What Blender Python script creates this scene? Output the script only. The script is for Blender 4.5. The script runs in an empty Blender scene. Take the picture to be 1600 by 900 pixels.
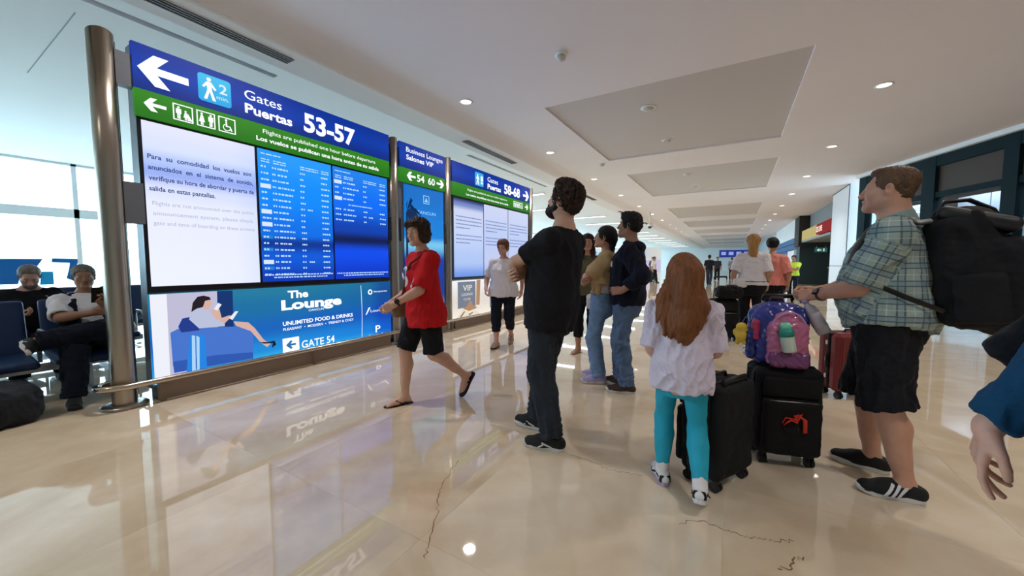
import bpy, math, random
import numpy as np
from math import sin, cos, pi, radians, sqrt
from mathutils import Matrix, Vector

random.seed(7)
SC = bpy.context.scene
COL = SC.collection

# ------------------------------------------------------------------ camera
cam = bpy.data.cameras.new('camera')
cam.sensor_width = 36.0
cam.lens = 585.0 / 1600.0 * 36.0
cam.clip_start = 0.05
cam.clip_end = 400
camo = bpy.data.objects.new('camera', cam)
camo.location = (0, 0, 1.27)
camo.rotation_euler = (radians(90 - 3.814), 0, radians(30.547))
COL.objects.link(camo)
SC.camera = camo

# ------------------------------------------------------------------ sky, exposure
world = bpy.data.worlds.new('sky')
SC.world = world
world.use_nodes = True
_wn = world.node_tree.nodes
_wn['Background'].inputs['Color'].default_value = (0.56, 0.81, 1.0, 1)
_wn['Background'].inputs['Strength'].default_value = 9.0
SC.view_settings.view_transform = 'Standard'
SC.view_settings.look = 'None'
SC.view_settings.gamma = 1.0
SC.view_settings.exposure = 0.0
SC.view_settings.use_curve_mapping = False
SC.cycles.use_denoising = True
SC.cycles.max_bounces = 8
SC.cycles.diffuse_bounces = 4
SC.cycles.glossy_bounces = 4
SC.cycles.transmission_bounces = 8
SC.cycles.sample_clamp_indirect = 6.0
SC.cycles.caustics_reflective = False
SC.cycles.caustics_refractive = False

LAMP_W = 27.0            # watts of one ceiling downlight
STRIP_W = 34.0           # watts of one linear light of the seating hall

# ------------------------------------------------------------------ materials
_mats = {}
def mat(name, col, rough=0.6, metal=0.0, bump=0.0, bscale=60.0, var=0.0, vscale=6.0, emit=0.0, ecol=None,
        alpha=1.0, trans=0.0, spec=0.5, sheen=0.0, stretch=(1, 1, 1), ior=1.45):
    if name in _mats: return _mats[name]
    m = bpy.data.materials.new(name); m.use_nodes = True
    nt = m.node_tree; b = nt.nodes['Principled BSDF']
    c = (col[0], col[1], col[2], 1)
    b.inputs['Base Color'].default_value = c
    b.inputs['Roughness'].default_value = rough
    b.inputs['Metallic'].default_value = metal
    b.inputs['Specular IOR Level'].default_value = spec
    b.inputs['IOR'].default_value = ior
    if alpha < 1: b.inputs['Alpha'].default_value = alpha
    if trans: b.inputs['Transmission Weight'].default_value = trans
    if sheen: b.inputs['Sheen Weight'].default_value = sheen
    if emit:
        e = ecol or col
        b.inputs['Emission Color'].default_value = (e[0], e[1], e[2], 1)
        b.inputs['Emission Strength'].default_value = emit
    if bump or var:
        tc = nt.nodes.new('ShaderNodeTexCoord'); mp = nt.nodes.new('ShaderNodeMapping')
        mp.inputs['Scale'].default_value = stretch
        nt.links.new(tc.outputs['Object'], mp.inputs['Vector'])
    if bump:
        n = nt.nodes.new('ShaderNodeTexNoise'); n.inputs['Scale'].default_value = bscale
        n.inputs['Detail'].default_value = 4
        bp = nt.nodes.new('ShaderNodeBump'); bp.inputs['Strength'].default_value = bump
        bp.inputs['Distance'].default_value = 0.01
        nt.links.new(mp.outputs[0], n.inputs['Vector'])
        nt.links.new(n.outputs['Fac'], bp.inputs['Height']); nt.links.new(bp.outputs[0], b.inputs['Normal'])
    if var:
        n = nt.nodes.new('ShaderNodeTexNoise'); n.inputs['Scale'].default_value = vscale
        n.inputs['Detail'].default_value = 5
        nt.links.new(mp.outputs[0], n.inputs['Vector'])
        r = nt.nodes.new('ShaderNodeValToRGB')
        r.color_ramp.elements[0].position = 0.3; r.color_ramp.elements[1].position = 0.7
        r.color_ramp.elements[0].color = tuple(max(0, x * (1 - var)) for x in c[:3]) + (1,)
        r.color_ramp.elements[1].color = tuple(min(1, x * (1 + var)) for x in c[:3]) + (1,)
        nt.links.new(n.outputs['Fac'], r.inputs[0]); nt.links.new(r.outputs[0], b.inputs['Base Color'])
    _mats[name] = m
    return m

def thin_glass(name, tint, gloss=.08):
    m = bpy.data.materials.new(name); m.use_nodes = True; nt = m.node_tree; N = nt.nodes
    N.remove(N['Principled BSDF'])
    t = N.new('ShaderNodeBsdfTransparent'); t.inputs[0].default_value = tuple(tint)+(1,)
    g = N.new('ShaderNodeBsdfGlossy'); g.inputs['Roughness'].default_value = .03
    mx = N.new('ShaderNodeMixShader'); lw = N.new('ShaderNodeLayerWeight'); lw.inputs['Blend'].default_value = .12
    mr = N.new('ShaderNodeMapRange'); mr.inputs['To Min'].default_value = gloss*.5; mr.inputs['To Max'].default_value = .5
    nt.links.new(lw.outputs['Fresnel'], mr.inputs['Value']); nt.links.new(mr.outputs[0], mx.inputs[0])
    nt.links.new(t.outputs[0], mx.inputs[1]); nt.links.new(g.outputs[0], mx.inputs[2]); nt.links.new(mx.outputs[0], N['Material Output'].inputs[0])
    return m

def glow(name, col, strength=1.0):
    """the lit face of a screen or sign: it gives off light and has a little gloss"""
    return mat(name, (0.02, 0.02, 0.02), 0.5, emit=strength, ecol=col, spec=0.0)

# ------------------------------------------------------------------ objects
def props(o, label=None, cat=None, group=None, kind=None):
    if label: o['label'] = label
    if cat: o['category'] = cat
    if group: o['group'] = group
    if kind: o['kind'] = kind
    return o

def thing(name, label, cat, loc=(0, 0, 0), rz=0.0, group=None, kind=None):
    o = bpy.data.objects.new(name, None); COL.objects.link(o)
    o.empty_display_size = 0.1
    o.location = loc; o.rotation_euler = (0, 0, rz)
    return props(o, label, cat, group, kind)

def link(name, me, parent=None, loc=None, rot=None):
    o = bpy.data.objects.new(name, me); COL.objects.link(o)
    if parent: o.parent = parent
    if loc is not None: o.location = loc
    if rot is not None: o.rotation_euler = rot
    return o

def mesh(name, V, F, mats, mi=None, smooth=False):
    me = bpy.data.meshes.new(name)
    me.from_pydata([tuple(v) for v in V] if not isinstance(V, np.ndarray) else V.tolist(), [],
                   F if not isinstance(F, np.ndarray) else F.tolist())
    for m in (mats if isinstance(mats, (list, tuple)) else [mats]): me.materials.append(m)
    if mi is not None: me.polygons.foreach_set('material_index', np.asarray(mi, dtype=np.int32))
    if smooth: me.polygons.foreach_set('use_smooth', np.ones(len(me.polygons), dtype=bool))
    me.update()
    return me

class MB:
    """collects simple shapes into ONE mesh"""
    def __init__(s): s.v = []; s.f = []; s.m = []; s.sm = []
    def add(s, V, F, mi=0, smooth=False):
        o = len(s.v); s.v += [tuple(v) for v in V]
        for f in F: s.f.append(tuple(i + o for i in f)); s.m.append(mi); s.sm.append(smooth)
        return s
    def box(s, x0, x1, y0, y1, z0, z1, mi=0, M=None, bev=0.0):
        if bev > 0:
            b = min(bev, (x1-x0)*.45, (y1-y0)*.45, (z1-z0)*.45)
            V = []; idx = {}
            for ix, (xa, xs) in enumerate(((x0, 1), (x1, -1))):
                for iy, (ya, ys) in enumerate(((y0, 1), (y1, -1))):
                    for iz, (za, zs) in enumerate(((z0, 1), (z1, -1))):
                        for ax in range(3):
                            p = [xa + xs*b, ya + ys*b, za + zs*b]
                            p[ax] = (xa, ya, za)[ax]
                            idx[ix, iy, iz, ax] = len(V); V.append(p)
            F = []
            for ax in range(3):
                for sd in (0, 1):
                    o = [a for a in range(3) if a != ax]
                    q = []
                    for u, w in ((0, 0), (1, 0), (1, 1), (0, 1)):
                        k = [0, 0, 0]; k[ax] = sd; k[o[0]] = u; k[o[1]] = w
                        q.append(idx[k[0], k[1], k[2], ax])
                    flip = (sd == 0) ^ (ax == 1)
                    F.append(q[::-1] if flip else q)
            for ax in range(3):
                o = [a for a in range(3) if a != ax]
                for u in (0, 1):
                    for w in (0, 1):
                        k0 = [0, 0, 0]; k0[o[0]] = u; k0[o[1]] = w; k1 = list(k0); k1[ax] = 1
                        F.append([idx[(*k0, o[0])], idx[(*k1, o[0])], idx[(*k1, o[1])], idx[(*k0, o[1])]])
            for i in (0, 1):
                for j in (0, 1):
                    for k in (0, 1): F.append([idx[i, j, k, 0], idx[i, j, k, 1], idx[i, j, k, 2]])
            V2 = [Vector(v) for v in V]; c = Vector(((x0+x1)/2, (y0+y1)/2, (z0+z1)/2))
            G = []
            for f in F:
                p = [V2[i] for i in f]; n = (p[1]-p[0]).cross(p[2]-p[0]); cc = sum(p, Vector())/len(p)
                G.append(f if n.dot(cc - c) > 0 else f[::-1])
            F = G
        else:
            V = [(x0,y0,z0),(x1,y0,z0),(x1,y1,z0),(x0,y1,z0),(x0,y0,z1),(x1,y0,z1),(x1,y1,z1),(x0,y1,z1)]
            F = [(3,2,1,0),(4,5,6,7),(0,1,5,4),(1,2,6,5),(2,3,7,6),(3,0,4,7)]
        if M is not None: V = [tuple(M @ Vector(v)) for v in V]
        return s.add(V, F, mi)
    def prism(s, poly, h0, h1, mi=0, M=None, axis='z'):
        n = len(poly)
        a = sum(poly[i][0]*poly[(i+1) % n][1] - poly[(i+1) % n][0]*poly[i][1] for i in range(n))
        if a < 0: poly = poly[::-1]
        def P(p, h): return {'z': (p[0], p[1], h), 'y': (p[0], -h, p[1]), 'x': (h, p[0], p[1])}[axis]
        V = [P(p, h0) for p in poly] + [P(p, h1) for p in poly]
        if h1 < h0: V = V[n:] + V[:n]
        F = [tuple(range(n-1, -1, -1)), tuple(range(n, 2*n))] + [(i, (i+1) % n, n+(i+1) % n, n+i) for i in range(n)]
        if M is not None: V = [tuple(M @ Vector(v)) for v in V]
        return s.add(V, F, mi)
    def tube(s, pts, r, n=10, mi=0, closed=False, smooth=True, flat=1.0, up=(0, 0, 1)):
        pts = [Vector(p) for p in pts]; N = len(pts)
        rs = r if isinstance(r, (list, tuple)) else [r]*N
        V = []; F = []; prev = None
        for i, p in enumerate(pts):
            if closed: t = pts[(i+1) % N] - pts[i-1]
            else: t = pts[min(i+1, N-1)] - pts[max(i-1, 0)]
            t.normalize()
            if prev is None:
                u = Vector(up); u = u - t*u.dot(t)
                if u.length < 1e-3: u = Vector((1, 0, 0)) - t*t.x
                u.normalize()
            else:
                u = prev - t*prev.dot(t)
                if u.length < 1e-5: u = t.orthogonal()
                u.normalize()
            prev = u; w = t.cross(u)
            for k in range(n):
                a = 2*pi*k/n
                V.append(p + (u*cos(a)*flat + w*sin(a))*rs[i])
        for i in range(N if closed else N-1):
            j = (i+1) % N
            for k in range(n):
                l = (k+1) % n
                F.append((i*n+k, i*n+l, j*n+l, j*n+k))
        if not closed:
            F.append(tuple(range(n-1, -1, -1))); F.append(tuple((N-1)*n + k for k in range(n)))
        return s.add(V, F, mi, smooth)
    def cyl(s, c, r, z0, z1, n=24, mi=0, r2=None, sx=1.0, sy=1.0, M=None, smooth=True):
        r2 = r if r2 is None else r2
        V = [(c[0]+r*sx*cos(2*pi*k/n), c[1]+r*sy*sin(2*pi*k/n), z0) for k in range(n)] + \
            [(c[0]+r2*sx*cos(2*pi*k/n), c[1]+r2*sy*sin(2*pi*k/n), z1) for k in range(n)]
        if M is not None: V = [tuple(M @ Vector(v)) for v in V]
        s.add(V, [(k, (k+1) % n, n+(k+1) % n, n+k) for k in range(n)], mi, smooth)
        o = len(s.v) - 2*n
        s.f.append(tuple(o+k for k in range(n-1, -1, -1))); s.f.append(tuple(o+n+k for k in range(n)))
        s.m += [mi, mi]; s.sm += [False, False]
        return s
    def lathe(s, prof, c=(0, 0, 0), n=20, mi=0, M=None, smooth=True):
        V = []; F = []
        for (r, z) in prof:
            for k in range(n): V.append((c[0]+r*cos(2*pi*k/n), c[1]+r*sin(2*pi*k/n), c[2]+z))
        for i in range(len(prof)-1):
            for k in range(n):
                l = (k+1) % n
                F.append((i*n+k, i*n+l, (i+1)*n+l, (i+1)*n+k))
        F.append(tuple(range(n-1, -1, -1))); F.append(tuple((len(prof)-1)*n+k for k in range(n)))
        if M is not None: V = [tuple(M @ Vector(v)) for v in V]
        return s.add(V, F, mi, smooth)
    def ell(s, c, r, nu=14, nv=8, mi=0, M=None):
        V = []; F = []
        for j in range(nv+1):
            th = pi*j/nv
            for k in range(nu):
                a = 2*pi*k/nu
                V.append((c[0]+r[0]*sin(th)*cos(a), c[1]+r[1]*sin(th)*sin(a), c[2]-r[2]*cos(th)))
        for j in range(nv):
            for k in range(nu):
                l = (k+1) % nu
                F.append((j*nu+k, j*nu+l, (j+1)*nu+l, (j+1)*nu+k))
        if M is not None: V = [tuple(M @ Vector(v)) for v in V]
        return s.add(V, F, mi, True)
    def quad(s, a, b, c, d, mi=0): return s.add([a, b, c, d], [(0, 1, 2, 3)], mi)
    def build(s, name, mats, parent=None, loc=None, rot=None):
        me = mesh(name, s.v, s.f, mats, s.m)
        me.polygons.foreach_set('use_smooth', np.array(s.sm, dtype=bool))
        return link(name, me, parent, loc, rot)

_fonts = {}
def text_mesh(s, size, bold=0.0, align='LEFT', width=1.0, extrude=0.0, spacing=1.0, shear=0.0):
    c = bpy.data.curves.new('lettering', 'FONT')
    c.body = s; c.size = size; c.align_x = align; c.offset = bold; c.extrude = extrude
    c.resolution_u = 3; c.space_character = spacing; c.shear = shear
    o = bpy.data.objects.new('lettering', c); COL.objects.link(o)
    me = bpy.data.meshes.new_from_object(o.evaluated_get(bpy.context.evaluated_depsgraph_get()))
    bpy.data.objects.remove(o)
    bpy.data.curves.remove(c)
    return me

def texts(name, items, m, parent, M=None):
    """several lines of flat print joined into one part; items: (string, x, z, size, bold, align, xscale)
    printed on a plane facing local -Y at y = items' depth"""
    V = []; F = []
    for it in items:
        s, x, z, size = it[:4]
        bold = it[4] if len(it) > 4 else 0; al = it[5] if len(it) > 5 else 'LEFT'
        xs = it[6] if len(it) > 6 else 1.0; y = it[7] if len(it) > 7 else 0.0; slope = it[8] if len(it) > 8 else 0.0
        me = text_mesh(s, size, bold, al)
        o = len(V)
        V += [(x + v.co.x*xs, y, z + v.co.y + slope*v.co.x*xs) for v in me.vertices]
        F += [tuple(i+o for i in p.vertices) for p in me.polygons]
        bpy.data.meshes.remove(me)
    return link(name, mesh(name, V, F, m), parent)

# ------------------------------------------------------------------ implicit surfaces for bodies, cloth and soft goods
f32 = np.float32
def vec(*a): return np.array(a, dtype=float)
def nrm(v):
    v = np.asarray(v, float); return v / max(1e-9, np.linalg.norm(v))
def rotx(a): c, s = cos(a), sin(a); return np.array([[1,0,0],[0,c,-s],[0,s,c]])
def roty(a): c, s = cos(a), sin(a); return np.array([[c,0,s],[0,1,0],[-s,0,c]])
def rotz(a): c, s = cos(a), sin(a); return np.array([[c,-s,0],[s,c,0],[0,0,1]])
def frame(z, x=None):
    z = nrm(z); x = vec(1, 0, 0) if x is None else np.asarray(x, float)
    x = nrm(x - z*(x@z)); return np.stack([x, np.cross(z, x), z], 1)

def cone(a, b, ra, rb=None, k=.02, op='u', sq=None):
    """round cone; sq=(axis, factor) flattens it across that axis"""
    rb = ra if rb is None else rb
    return dict(t='cone', a=np.asarray(a, float), b=np.asarray(b, float), ra=ra, rb=rb, k=k, op=op, sq=sq)
def ell(c, r, R=None, k=.02, op='u'):
    r = np.asarray(r if hasattr(r, '__len__') else (r, r, r), float)
    return dict(t='ell', c=np.asarray(c, float), r=r, R=R, k=k, op=op)
def rbox(c, h, rad=.01, R=None, k=.01, op='u'):
    return dict(t='box', c=np.asarray(c, float), h=np.asarray(h, float), rad=rad, R=R, k=k, op=op)
def loft(o, R, secs, n=2.3, k=.03, op='u', grow=0.0):
    S = np.array(secs, float)
    zz = np.linspace(S[0, 0], S[-1, 0], 48)
    T = np.empty((48, 4)); T[:, 0] = zz
    for c in (1, 2, 3):
        m = np.gradient(S[:, c], S[:, 0])
        i = np.clip(np.searchsorted(S[:, 0], zz, 'right')-1, 0, len(S)-2)
        h = S[i+1, 0]-S[i, 0]; t = (zz-S[i, 0])/h
        T[:, c] = (2*t**3-3*t**2+1)*S[i, c]+(t**3-2*t**2+t)*h*m[i]+(-2*t**3+3*t**2)*S[i+1, c]+(t**3-t**2)*h*m[i+1]
    T[:, 1] += grow; T[:, 2] += grow
    return dict(t='loft', o=np.asarray(o, float), R=np.asarray(R, float), T=T, n=n, k=k, op=op)
def half(n, p, k=.0):
    """keep the side of the plane through p that n points away from"""
    return dict(t='half', n=nrm(n), p=np.asarray(p, float), k=k, op='i')
def grp(ops, k=.02, op='u'): return dict(t='grp', ops=ops, k=k, op=op)

def _bb(o):
    t = o['t']
    if t == 'cone':
        return (np.minimum(o['a']-o['ra'], o['b']-o['rb']), np.maximum(o['a']+o['ra'], o['b']+o['rb']))
    if t == 'ell':
        r = o['r'] if o['R'] is None else np.full(3, o['r'].max())
        return o['c']-r, o['c']+r
    if t == 'box':
        r = o['h'] if o['R'] is None else np.full(3, np.linalg.norm(o['h']))
        return o['c']-r, o['c']+r
    if t == 'loft':
        a, b, cy = o['T'][:, 1].max(), o['T'][:, 2].max(), np.abs(o['T'][:, 3]).max()
        z0, z1 = o['T'][0, 0], o['T'][-1, 0]
        c = np.array([[x, y, z] for x in (-a, a) for y in (-b-cy, b+cy) for z in (z0, z1)])@o['R'].T + o['o']
        return c.min(0), c.max(0)
    if t == 'half': return np.full(3, -1e3), np.full(3, 1e3)
    bs = [_bb(q) for q in o['ops'] if q['op'] == 'u']
    return np.min([b[0] for b in bs], 0), np.max([b[1] for b in bs], 0)

def _dist(o, X, Y, Z):
    t = o['t']
    if t == 'cone':
        a, b = o['a'], o['b']; d = b-a; dd = max(1e-12, d@d)
        px, py, pz = X-f32(a[0]), Y-f32(a[1]), Z-f32(a[2])
        h = np.clip((px*f32(d[0])+py*f32(d[1])+pz*f32(d[2]))*f32(1/dd), 0, 1)
        qx, qy, qz = px-h*f32(d[0]), py-h*f32(d[1]), pz-h*f32(d[2])
        if o['sq'] is not None:
            ax, fac = o['sq']; ax = nrm(ax); g = f32(1/fac-1)
            w = (qx*f32(ax[0])+qy*f32(ax[1])+qz*f32(ax[2]))*g
            qx, qy, qz = qx+w*f32(ax[0]), qy+w*f32(ax[1]), qz+w*f32(ax[2])
            return (np.sqrt(qx*qx+qy*qy+qz*qz)-(f32(o['ra'])+h*f32(o['rb']-o['ra'])))*f32(min(1, (1+fac)/2))
        return np.sqrt(qx*qx+qy*qy+qz*qz)-(f32(o['ra'])+h*f32(o['rb']-o['ra']))
    if t in ('ell', 'box'):
        c = o['c']; px, py, pz = X-f32(c[0]), Y-f32(c[1]), Z-f32(c[2])
        if o['R'] is not None:
            R = o['R'].astype(f32)
            px, py, pz = px*R[0,0]+py*R[1,0]+pz*R[2,0], px*R[0,1]+py*R[1,1]+pz*R[2,1], px*R[0,2]+py*R[1,2]+pz*R[2,2]
        if t == 'ell':
            r = o['r'].astype(f32)
            ux, uy, uz = px/r[0], py/r[1], pz/r[2]
            k0 = np.sqrt(ux*ux+uy*uy+uz*uz)
            ux, uy, uz = ux/r[0], uy/r[1], uz/r[2]
            k1 = np.sqrt(ux*ux+uy*uy+uz*uz)+f32(1e-6)
            return k0*(k0-1)/k1
        h = (o['h']-o['rad']).astype(f32)
        qx, qy, qz = np.abs(px)-h[0], np.abs(py)-h[1], np.abs(pz)-h[2]
        return np.sqrt(np.maximum(qx,0)**2+np.maximum(qy,0)**2+np.maximum(qz,0)**2)+np.minimum(np.maximum(qx,np.maximum(qy,qz)),0)-f32(o['rad'])
    if t == 'loft':
        c = o['o']; R = o['R'].astype(f32); px, py, pz = X-f32(c[0]), Y-f32(c[1]), Z-f32(c[2])
        px, py, pz = px*R[0,0]+py*R[1,0]+pz*R[2,0], px*R[0,1]+py*R[1,1]+pz*R[2,1], px*R[0,2]+py*R[1,2]+pz*R[2,2]
        T = o['T']; z0, z1 = T[0,0], T[-1,0]
        u = np.clip((pz-f32(z0))*f32(47/(z1-z0)), 0, 46.999); i = u.astype(np.int32); fr = u-i
        def g(col):
            q = T[:, col].astype(f32); return q[i]*(1-fr)+q[i+1]*fr
        a, b, cy = g(1), g(2), g(3)
        n = f32(o['n'])
        v = (np.abs(px/a)**n+np.abs((py-cy)/b)**n)**f32(1/o['n'])
        d = (v-1)*np.minimum(a, b)
        return np.maximum(d, np.maximum(pz-f32(z1), f32(z0)-pz))
    if t == 'half':
        n, p = o['n'], o['p']
        return (X-f32(p[0]))*f32(n[0])+(Y-f32(p[1]))*f32(n[1])+(Z-f32(p[2]))*f32(n[2])

def _eval(ops, xs, ys, zs, h):
    D = np.full((len(xs), len(ys), len(zs)), 1.0, f32)
    for o in ops:
        lo, hi = _bb(o); m = o['k']+2.5*h
        i0, i1 = np.searchsorted(xs, lo[0]-m), np.searchsorted(xs, hi[0]+m)
        j0, j1 = np.searchsorted(ys, lo[1]-m), np.searchsorted(ys, hi[1]+m)
        k0, k1 = np.searchsorted(zs, lo[2]-m), np.searchsorted(zs, hi[2]+m)
        if i0 >= i1 or j0 >= j1 or k0 >= k1: continue
        xa, ya, za = xs[i0:i1], ys[j0:j1], zs[k0:k1]
        if o['t'] == 'grp': d = _eval(o['ops'], xa, ya, za, h)
        else:
            d = _dist(o, xa[:, None, None].astype(f32), ya[None, :, None].astype(f32), za[None, None, :].astype(f32))
            d = np.broadcast_to(d, (len(xa), len(ya), len(za)))
        if o['op'] == 'i' and d.size < D.size:
            e = np.full(D.shape, 1.0, f32); e[i0:i1, j0:j1, k0:k1] = d; d = e
            i0 = j0 = k0 = 0; i1, j1, k1 = D.shape
        A = D[i0:i1, j0:j1, k0:k1]; k = f32(o['k'])
        if o['op'] == 'u':
            r = np.minimum(A, d)
            if k > 0: w = np.maximum(k-np.abs(A-d), 0)/k; r = r-w*w*k*f32(.25)
        else:
            if o['op'] == 's': d = -d
            r = np.maximum(A, d)
            if k > 0: w = np.maximum(k-np.abs(A-d), 0)/k; r = r+w*w*k*f32(.25)
        D[i0:i1, j0:j1, k0:k1] = r
    return D

def net(ops, h, lo=None, hi=None, holes=()):
    """naive surface nets over the implicit surface; quads inside `holes` boxes are left to a finer net"""
    bs = [_bb(o) for o in ops if o['op'] == 'u']
    L = np.min([b[0] for b in bs], 0)-3*h; H = np.max([b[1] for b in bs], 0)+3*h
    if lo is not None: L = np.maximum(L, lo); H = np.minimum(H, hi)
    xs, ys, zs = [np.arange(L[i], H[i]+h, h) for i in range(3)]
    D = _eval(ops, xs, ys, zs, h)
    S = D < 0
    nx, ny, nz = D.shape
    c = S[:-1,:-1,:-1].astype(np.int8)
    n = c.copy()
    for a, b, e in ((1,0,0),(0,1,0),(0,0,1),(1,1,0),(1,0,1),(0,1,1),(1,1,1)):
        n += S[a:nx-1+a, b:ny-1+b, e:nz-1+e]
    act = (n > 0) & (n < 8)
    idx = np.full(act.shape, -1, np.int64); I = np.argwhere(act)
    if len(I) == 0: return np.zeros((0, 3)), np.zeros((0, 4), int)
    idx[act] = np.arange(len(I))
    P = np.zeros((len(I), 3)); W = np.zeros(len(I))
    cor = [(a, b, e) for a in (0, 1) for b in (0, 1) for e in (0, 1)]
    val = {q: D[I[:,0]+q[0], I[:,1]+q[1], I[:,2]+q[2]] for q in cor}
    for p in cor:
        for ax in range(3):
            if p[ax]: continue
            q = list(p); q[ax] = 1; q = tuple(q)
            v0, v1 = val[p], val[q]; cr = (v0 < 0) != (v1 < 0)
            t = np.where(cr, v0/np.where(cr, v0-v1, 1), 0)
            pt = np.tile(np.array(p, float), (len(I), 1)); pt[:, ax] += t
            P += pt*cr[:, None]; W += cr
    V = np.stack([xs[I[:,0]], ys[I[:,1]], zs[I[:,2]]], 1)+P/W[:, None]*h
    Q = []
    for ax in range(3):
        s0 = [slice(1, -1)]*3; s0[ax] = slice(0, -1)
        sl = [slice(1, -1)]*3; s1 = list(sl); s0 = list(sl)
        s0[ax] = slice(0, D.shape[ax]-1); s1[ax] = slice(1, D.shape[ax])
        A, B = S[tuple(s0)], S[tuple(s1)]
        for flip in (False, True):
            E = np.argwhere((A & ~B) if not flip else (~A & B))
            if len(E) == 0: continue
            u, w = (ax+1) % 3, (ax+2) % 3
            E = E.copy(); E[:, u] += 1; E[:, w] += 1
            def at(du, dw):
                C = E.copy(); C[:, u] += du; C[:, w] += dw; return idx[C[:,0], C[:,1], C[:,2]]
            q = np.stack([at(-1,-1), at(0,-1), at(0,0), at(-1,0)], 1)
            if flip: q = q[:, ::-1]
            Q.append(q)
    Q = np.concatenate(Q); Q = Q[(Q >= 0).all(1)]
    if len(holes):
        C = V[Q].mean(1); keep = np.ones(len(Q), bool)
        for (a, b) in holes: keep &= ~((C > np.asarray(a)).all(1) & (C < np.asarray(b)).all(1))
        Q = Q[keep]
    used = np.zeros(len(V), bool); used[Q.ravel()] = True
    re = np.cumsum(used)-1
    return V[used], re[Q]

def relax(V, Q, it=1, f=.5):
    for _ in range(it):
        A = np.zeros_like(V); n = np.zeros(len(V))
        for a, b in ((0,1),(1,2),(2,3),(3,0)):
            np.add.at(A, Q[:, a], V[Q[:, b]]); np.add.at(n, Q[:, a], 1)
            np.add.at(A, Q[:, b], V[Q[:, a]]); np.add.at(n, Q[:, b], 1)
        V = V*(1-f)+A/np.maximum(n, 1)[:, None]*f
    return V

def vnormals(V, Q):
    fn = np.cross(V[Q[:,2]]-V[Q[:,0]], V[Q[:,3]]-V[Q[:,1]])
    N = np.zeros_like(V)
    for i in range(4): np.add.at(N, Q[:, i], fn)
    return N/np.maximum(1e-12, np.linalg.norm(N, axis=1))[:, None]

def wob(V, scale, seed=0, oct=7):
    """smooth pseudo noise in about -1..1; scale = frequency per metre, one value or per axis"""
    r = np.random.RandomState(seed); s = np.zeros(len(V)); sc = np.asarray(scale if hasattr(scale, '__len__') else (scale,)*3, float)
    for i in range(oct):
        d = r.normal(size=3); d /= np.linalg.norm(d)
        s += np.sin((V*sc)@d*2*pi*(0.6+0.25*i)+r.uniform(0, 6.3)+1.3*np.sin((V*sc)@r.normal(size=3)*2.1+r.uniform(0, 6)))
    return s/oct*1.5

def creases(V, Q, amp, scale, seed=0, sharp=True, mask=None):
    n = wob(V, scale, seed)
    if sharp: n = 0.55-np.abs(n)*1.6
    if mask is not None: n = n*mask
    n2 = wob(V, np.asarray(scale if hasattr(scale, '__len__') else (scale,)*3)*2.3, seed+50)
    n2 = .4-np.abs(n2)*1.5 if sharp else n2
    return V+vnormals(V, Q)*(amp*(1.25*n+.45*n2))[:, None]

def soft(name, ops, h, m, parent, it=1, amp=0, scale=6, seed=0, sharp=True, fn=None, mats=None, matfn=None, loc=None, maskfn=None):
    V, Q = net(ops, h)
    if it: V = relax(V, Q, it)
    if amp: V = creases(V, Q, amp, scale, seed, sharp, None if maskfn is None else maskfn(V))
    if fn: V = fn(V)
    mi = None
    if matfn: mi = matfn(V[Q].mean(1))
    return link(name, mesh(name, V, Q, mats or m, mi, True), parent, loc)
# ------------------------------------------------------------------ people: one continuous skin per person, clothes and hair on top
def ik(a, t, l1, l2, hint):
    a, t = np.asarray(a, float), np.asarray(t, float)
    d = t-a; L = np.linalg.norm(d); L2 = min(L, (l1+l2)*.999); u = d/max(L, 1e-6)
    t = a+u*L2
    x = (l1*l1-l2*l2+L2*L2)/(2*L2); y = sqrt(max(0, l1*l1-x*x))
    hnt = np.asarray(hint, float); hnt = hnt-u*(hnt@u)
    return a+u*x+nrm(hnt)*y, t

MALE = [(-.20,.115,.095,.0),(-.10,.168,.112,-.012),(0,.168,.118,-.010),(.12,.152,.110,.0),(.24,.158,.116,.004),(.35,.170,.122,.002),(.42,.150,.104,-.008),(.475,.098,.074,-.018),(.53,.058,.055,-.018)]
FEMALE = [(-.20,.12,.095,.0),(-.10,.178,.118,-.014),(0,.170,.116,-.012),(.12,.134,.096,.0),(.23,.140,.104,.006),(.31,.150,.118,.016),(.40,.134,.094,-.004),(.46,.088,.066,-.016),(.52,.050,.048,-.016)]
CHILD = [(-.18,.10,.085,.0),(-.09,.142,.10,-.008),(0,.136,.10,-.006),(.12,.124,.092,.0),(.24,.132,.094,.002),(.35,.142,.098,.0),(.41,.122,.083,-.006),(.46,.08,.060,-.014),(.52,.048,.047,-.014)]

SKIN = {}
def skin(tone):
    c = {'fair': (.62, .36, .26), 'tan': (.50, .26, .165), 'brown': (.36, .185, .115), 'olive': (.46, .25, .17), 'pink': (.66, .37, .28), 'ruddy': (.54, .275, .185)}[tone]
    m = mat('skin_'+tone, c, .48, bump=.06, bscale=220, var=.07, vscale=14, spec=.4)
    lip = mat('lips_'+tone, (c[0]*.86, c[1]*.66, c[2]*.68), .4)
    return [m, lip]

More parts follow.
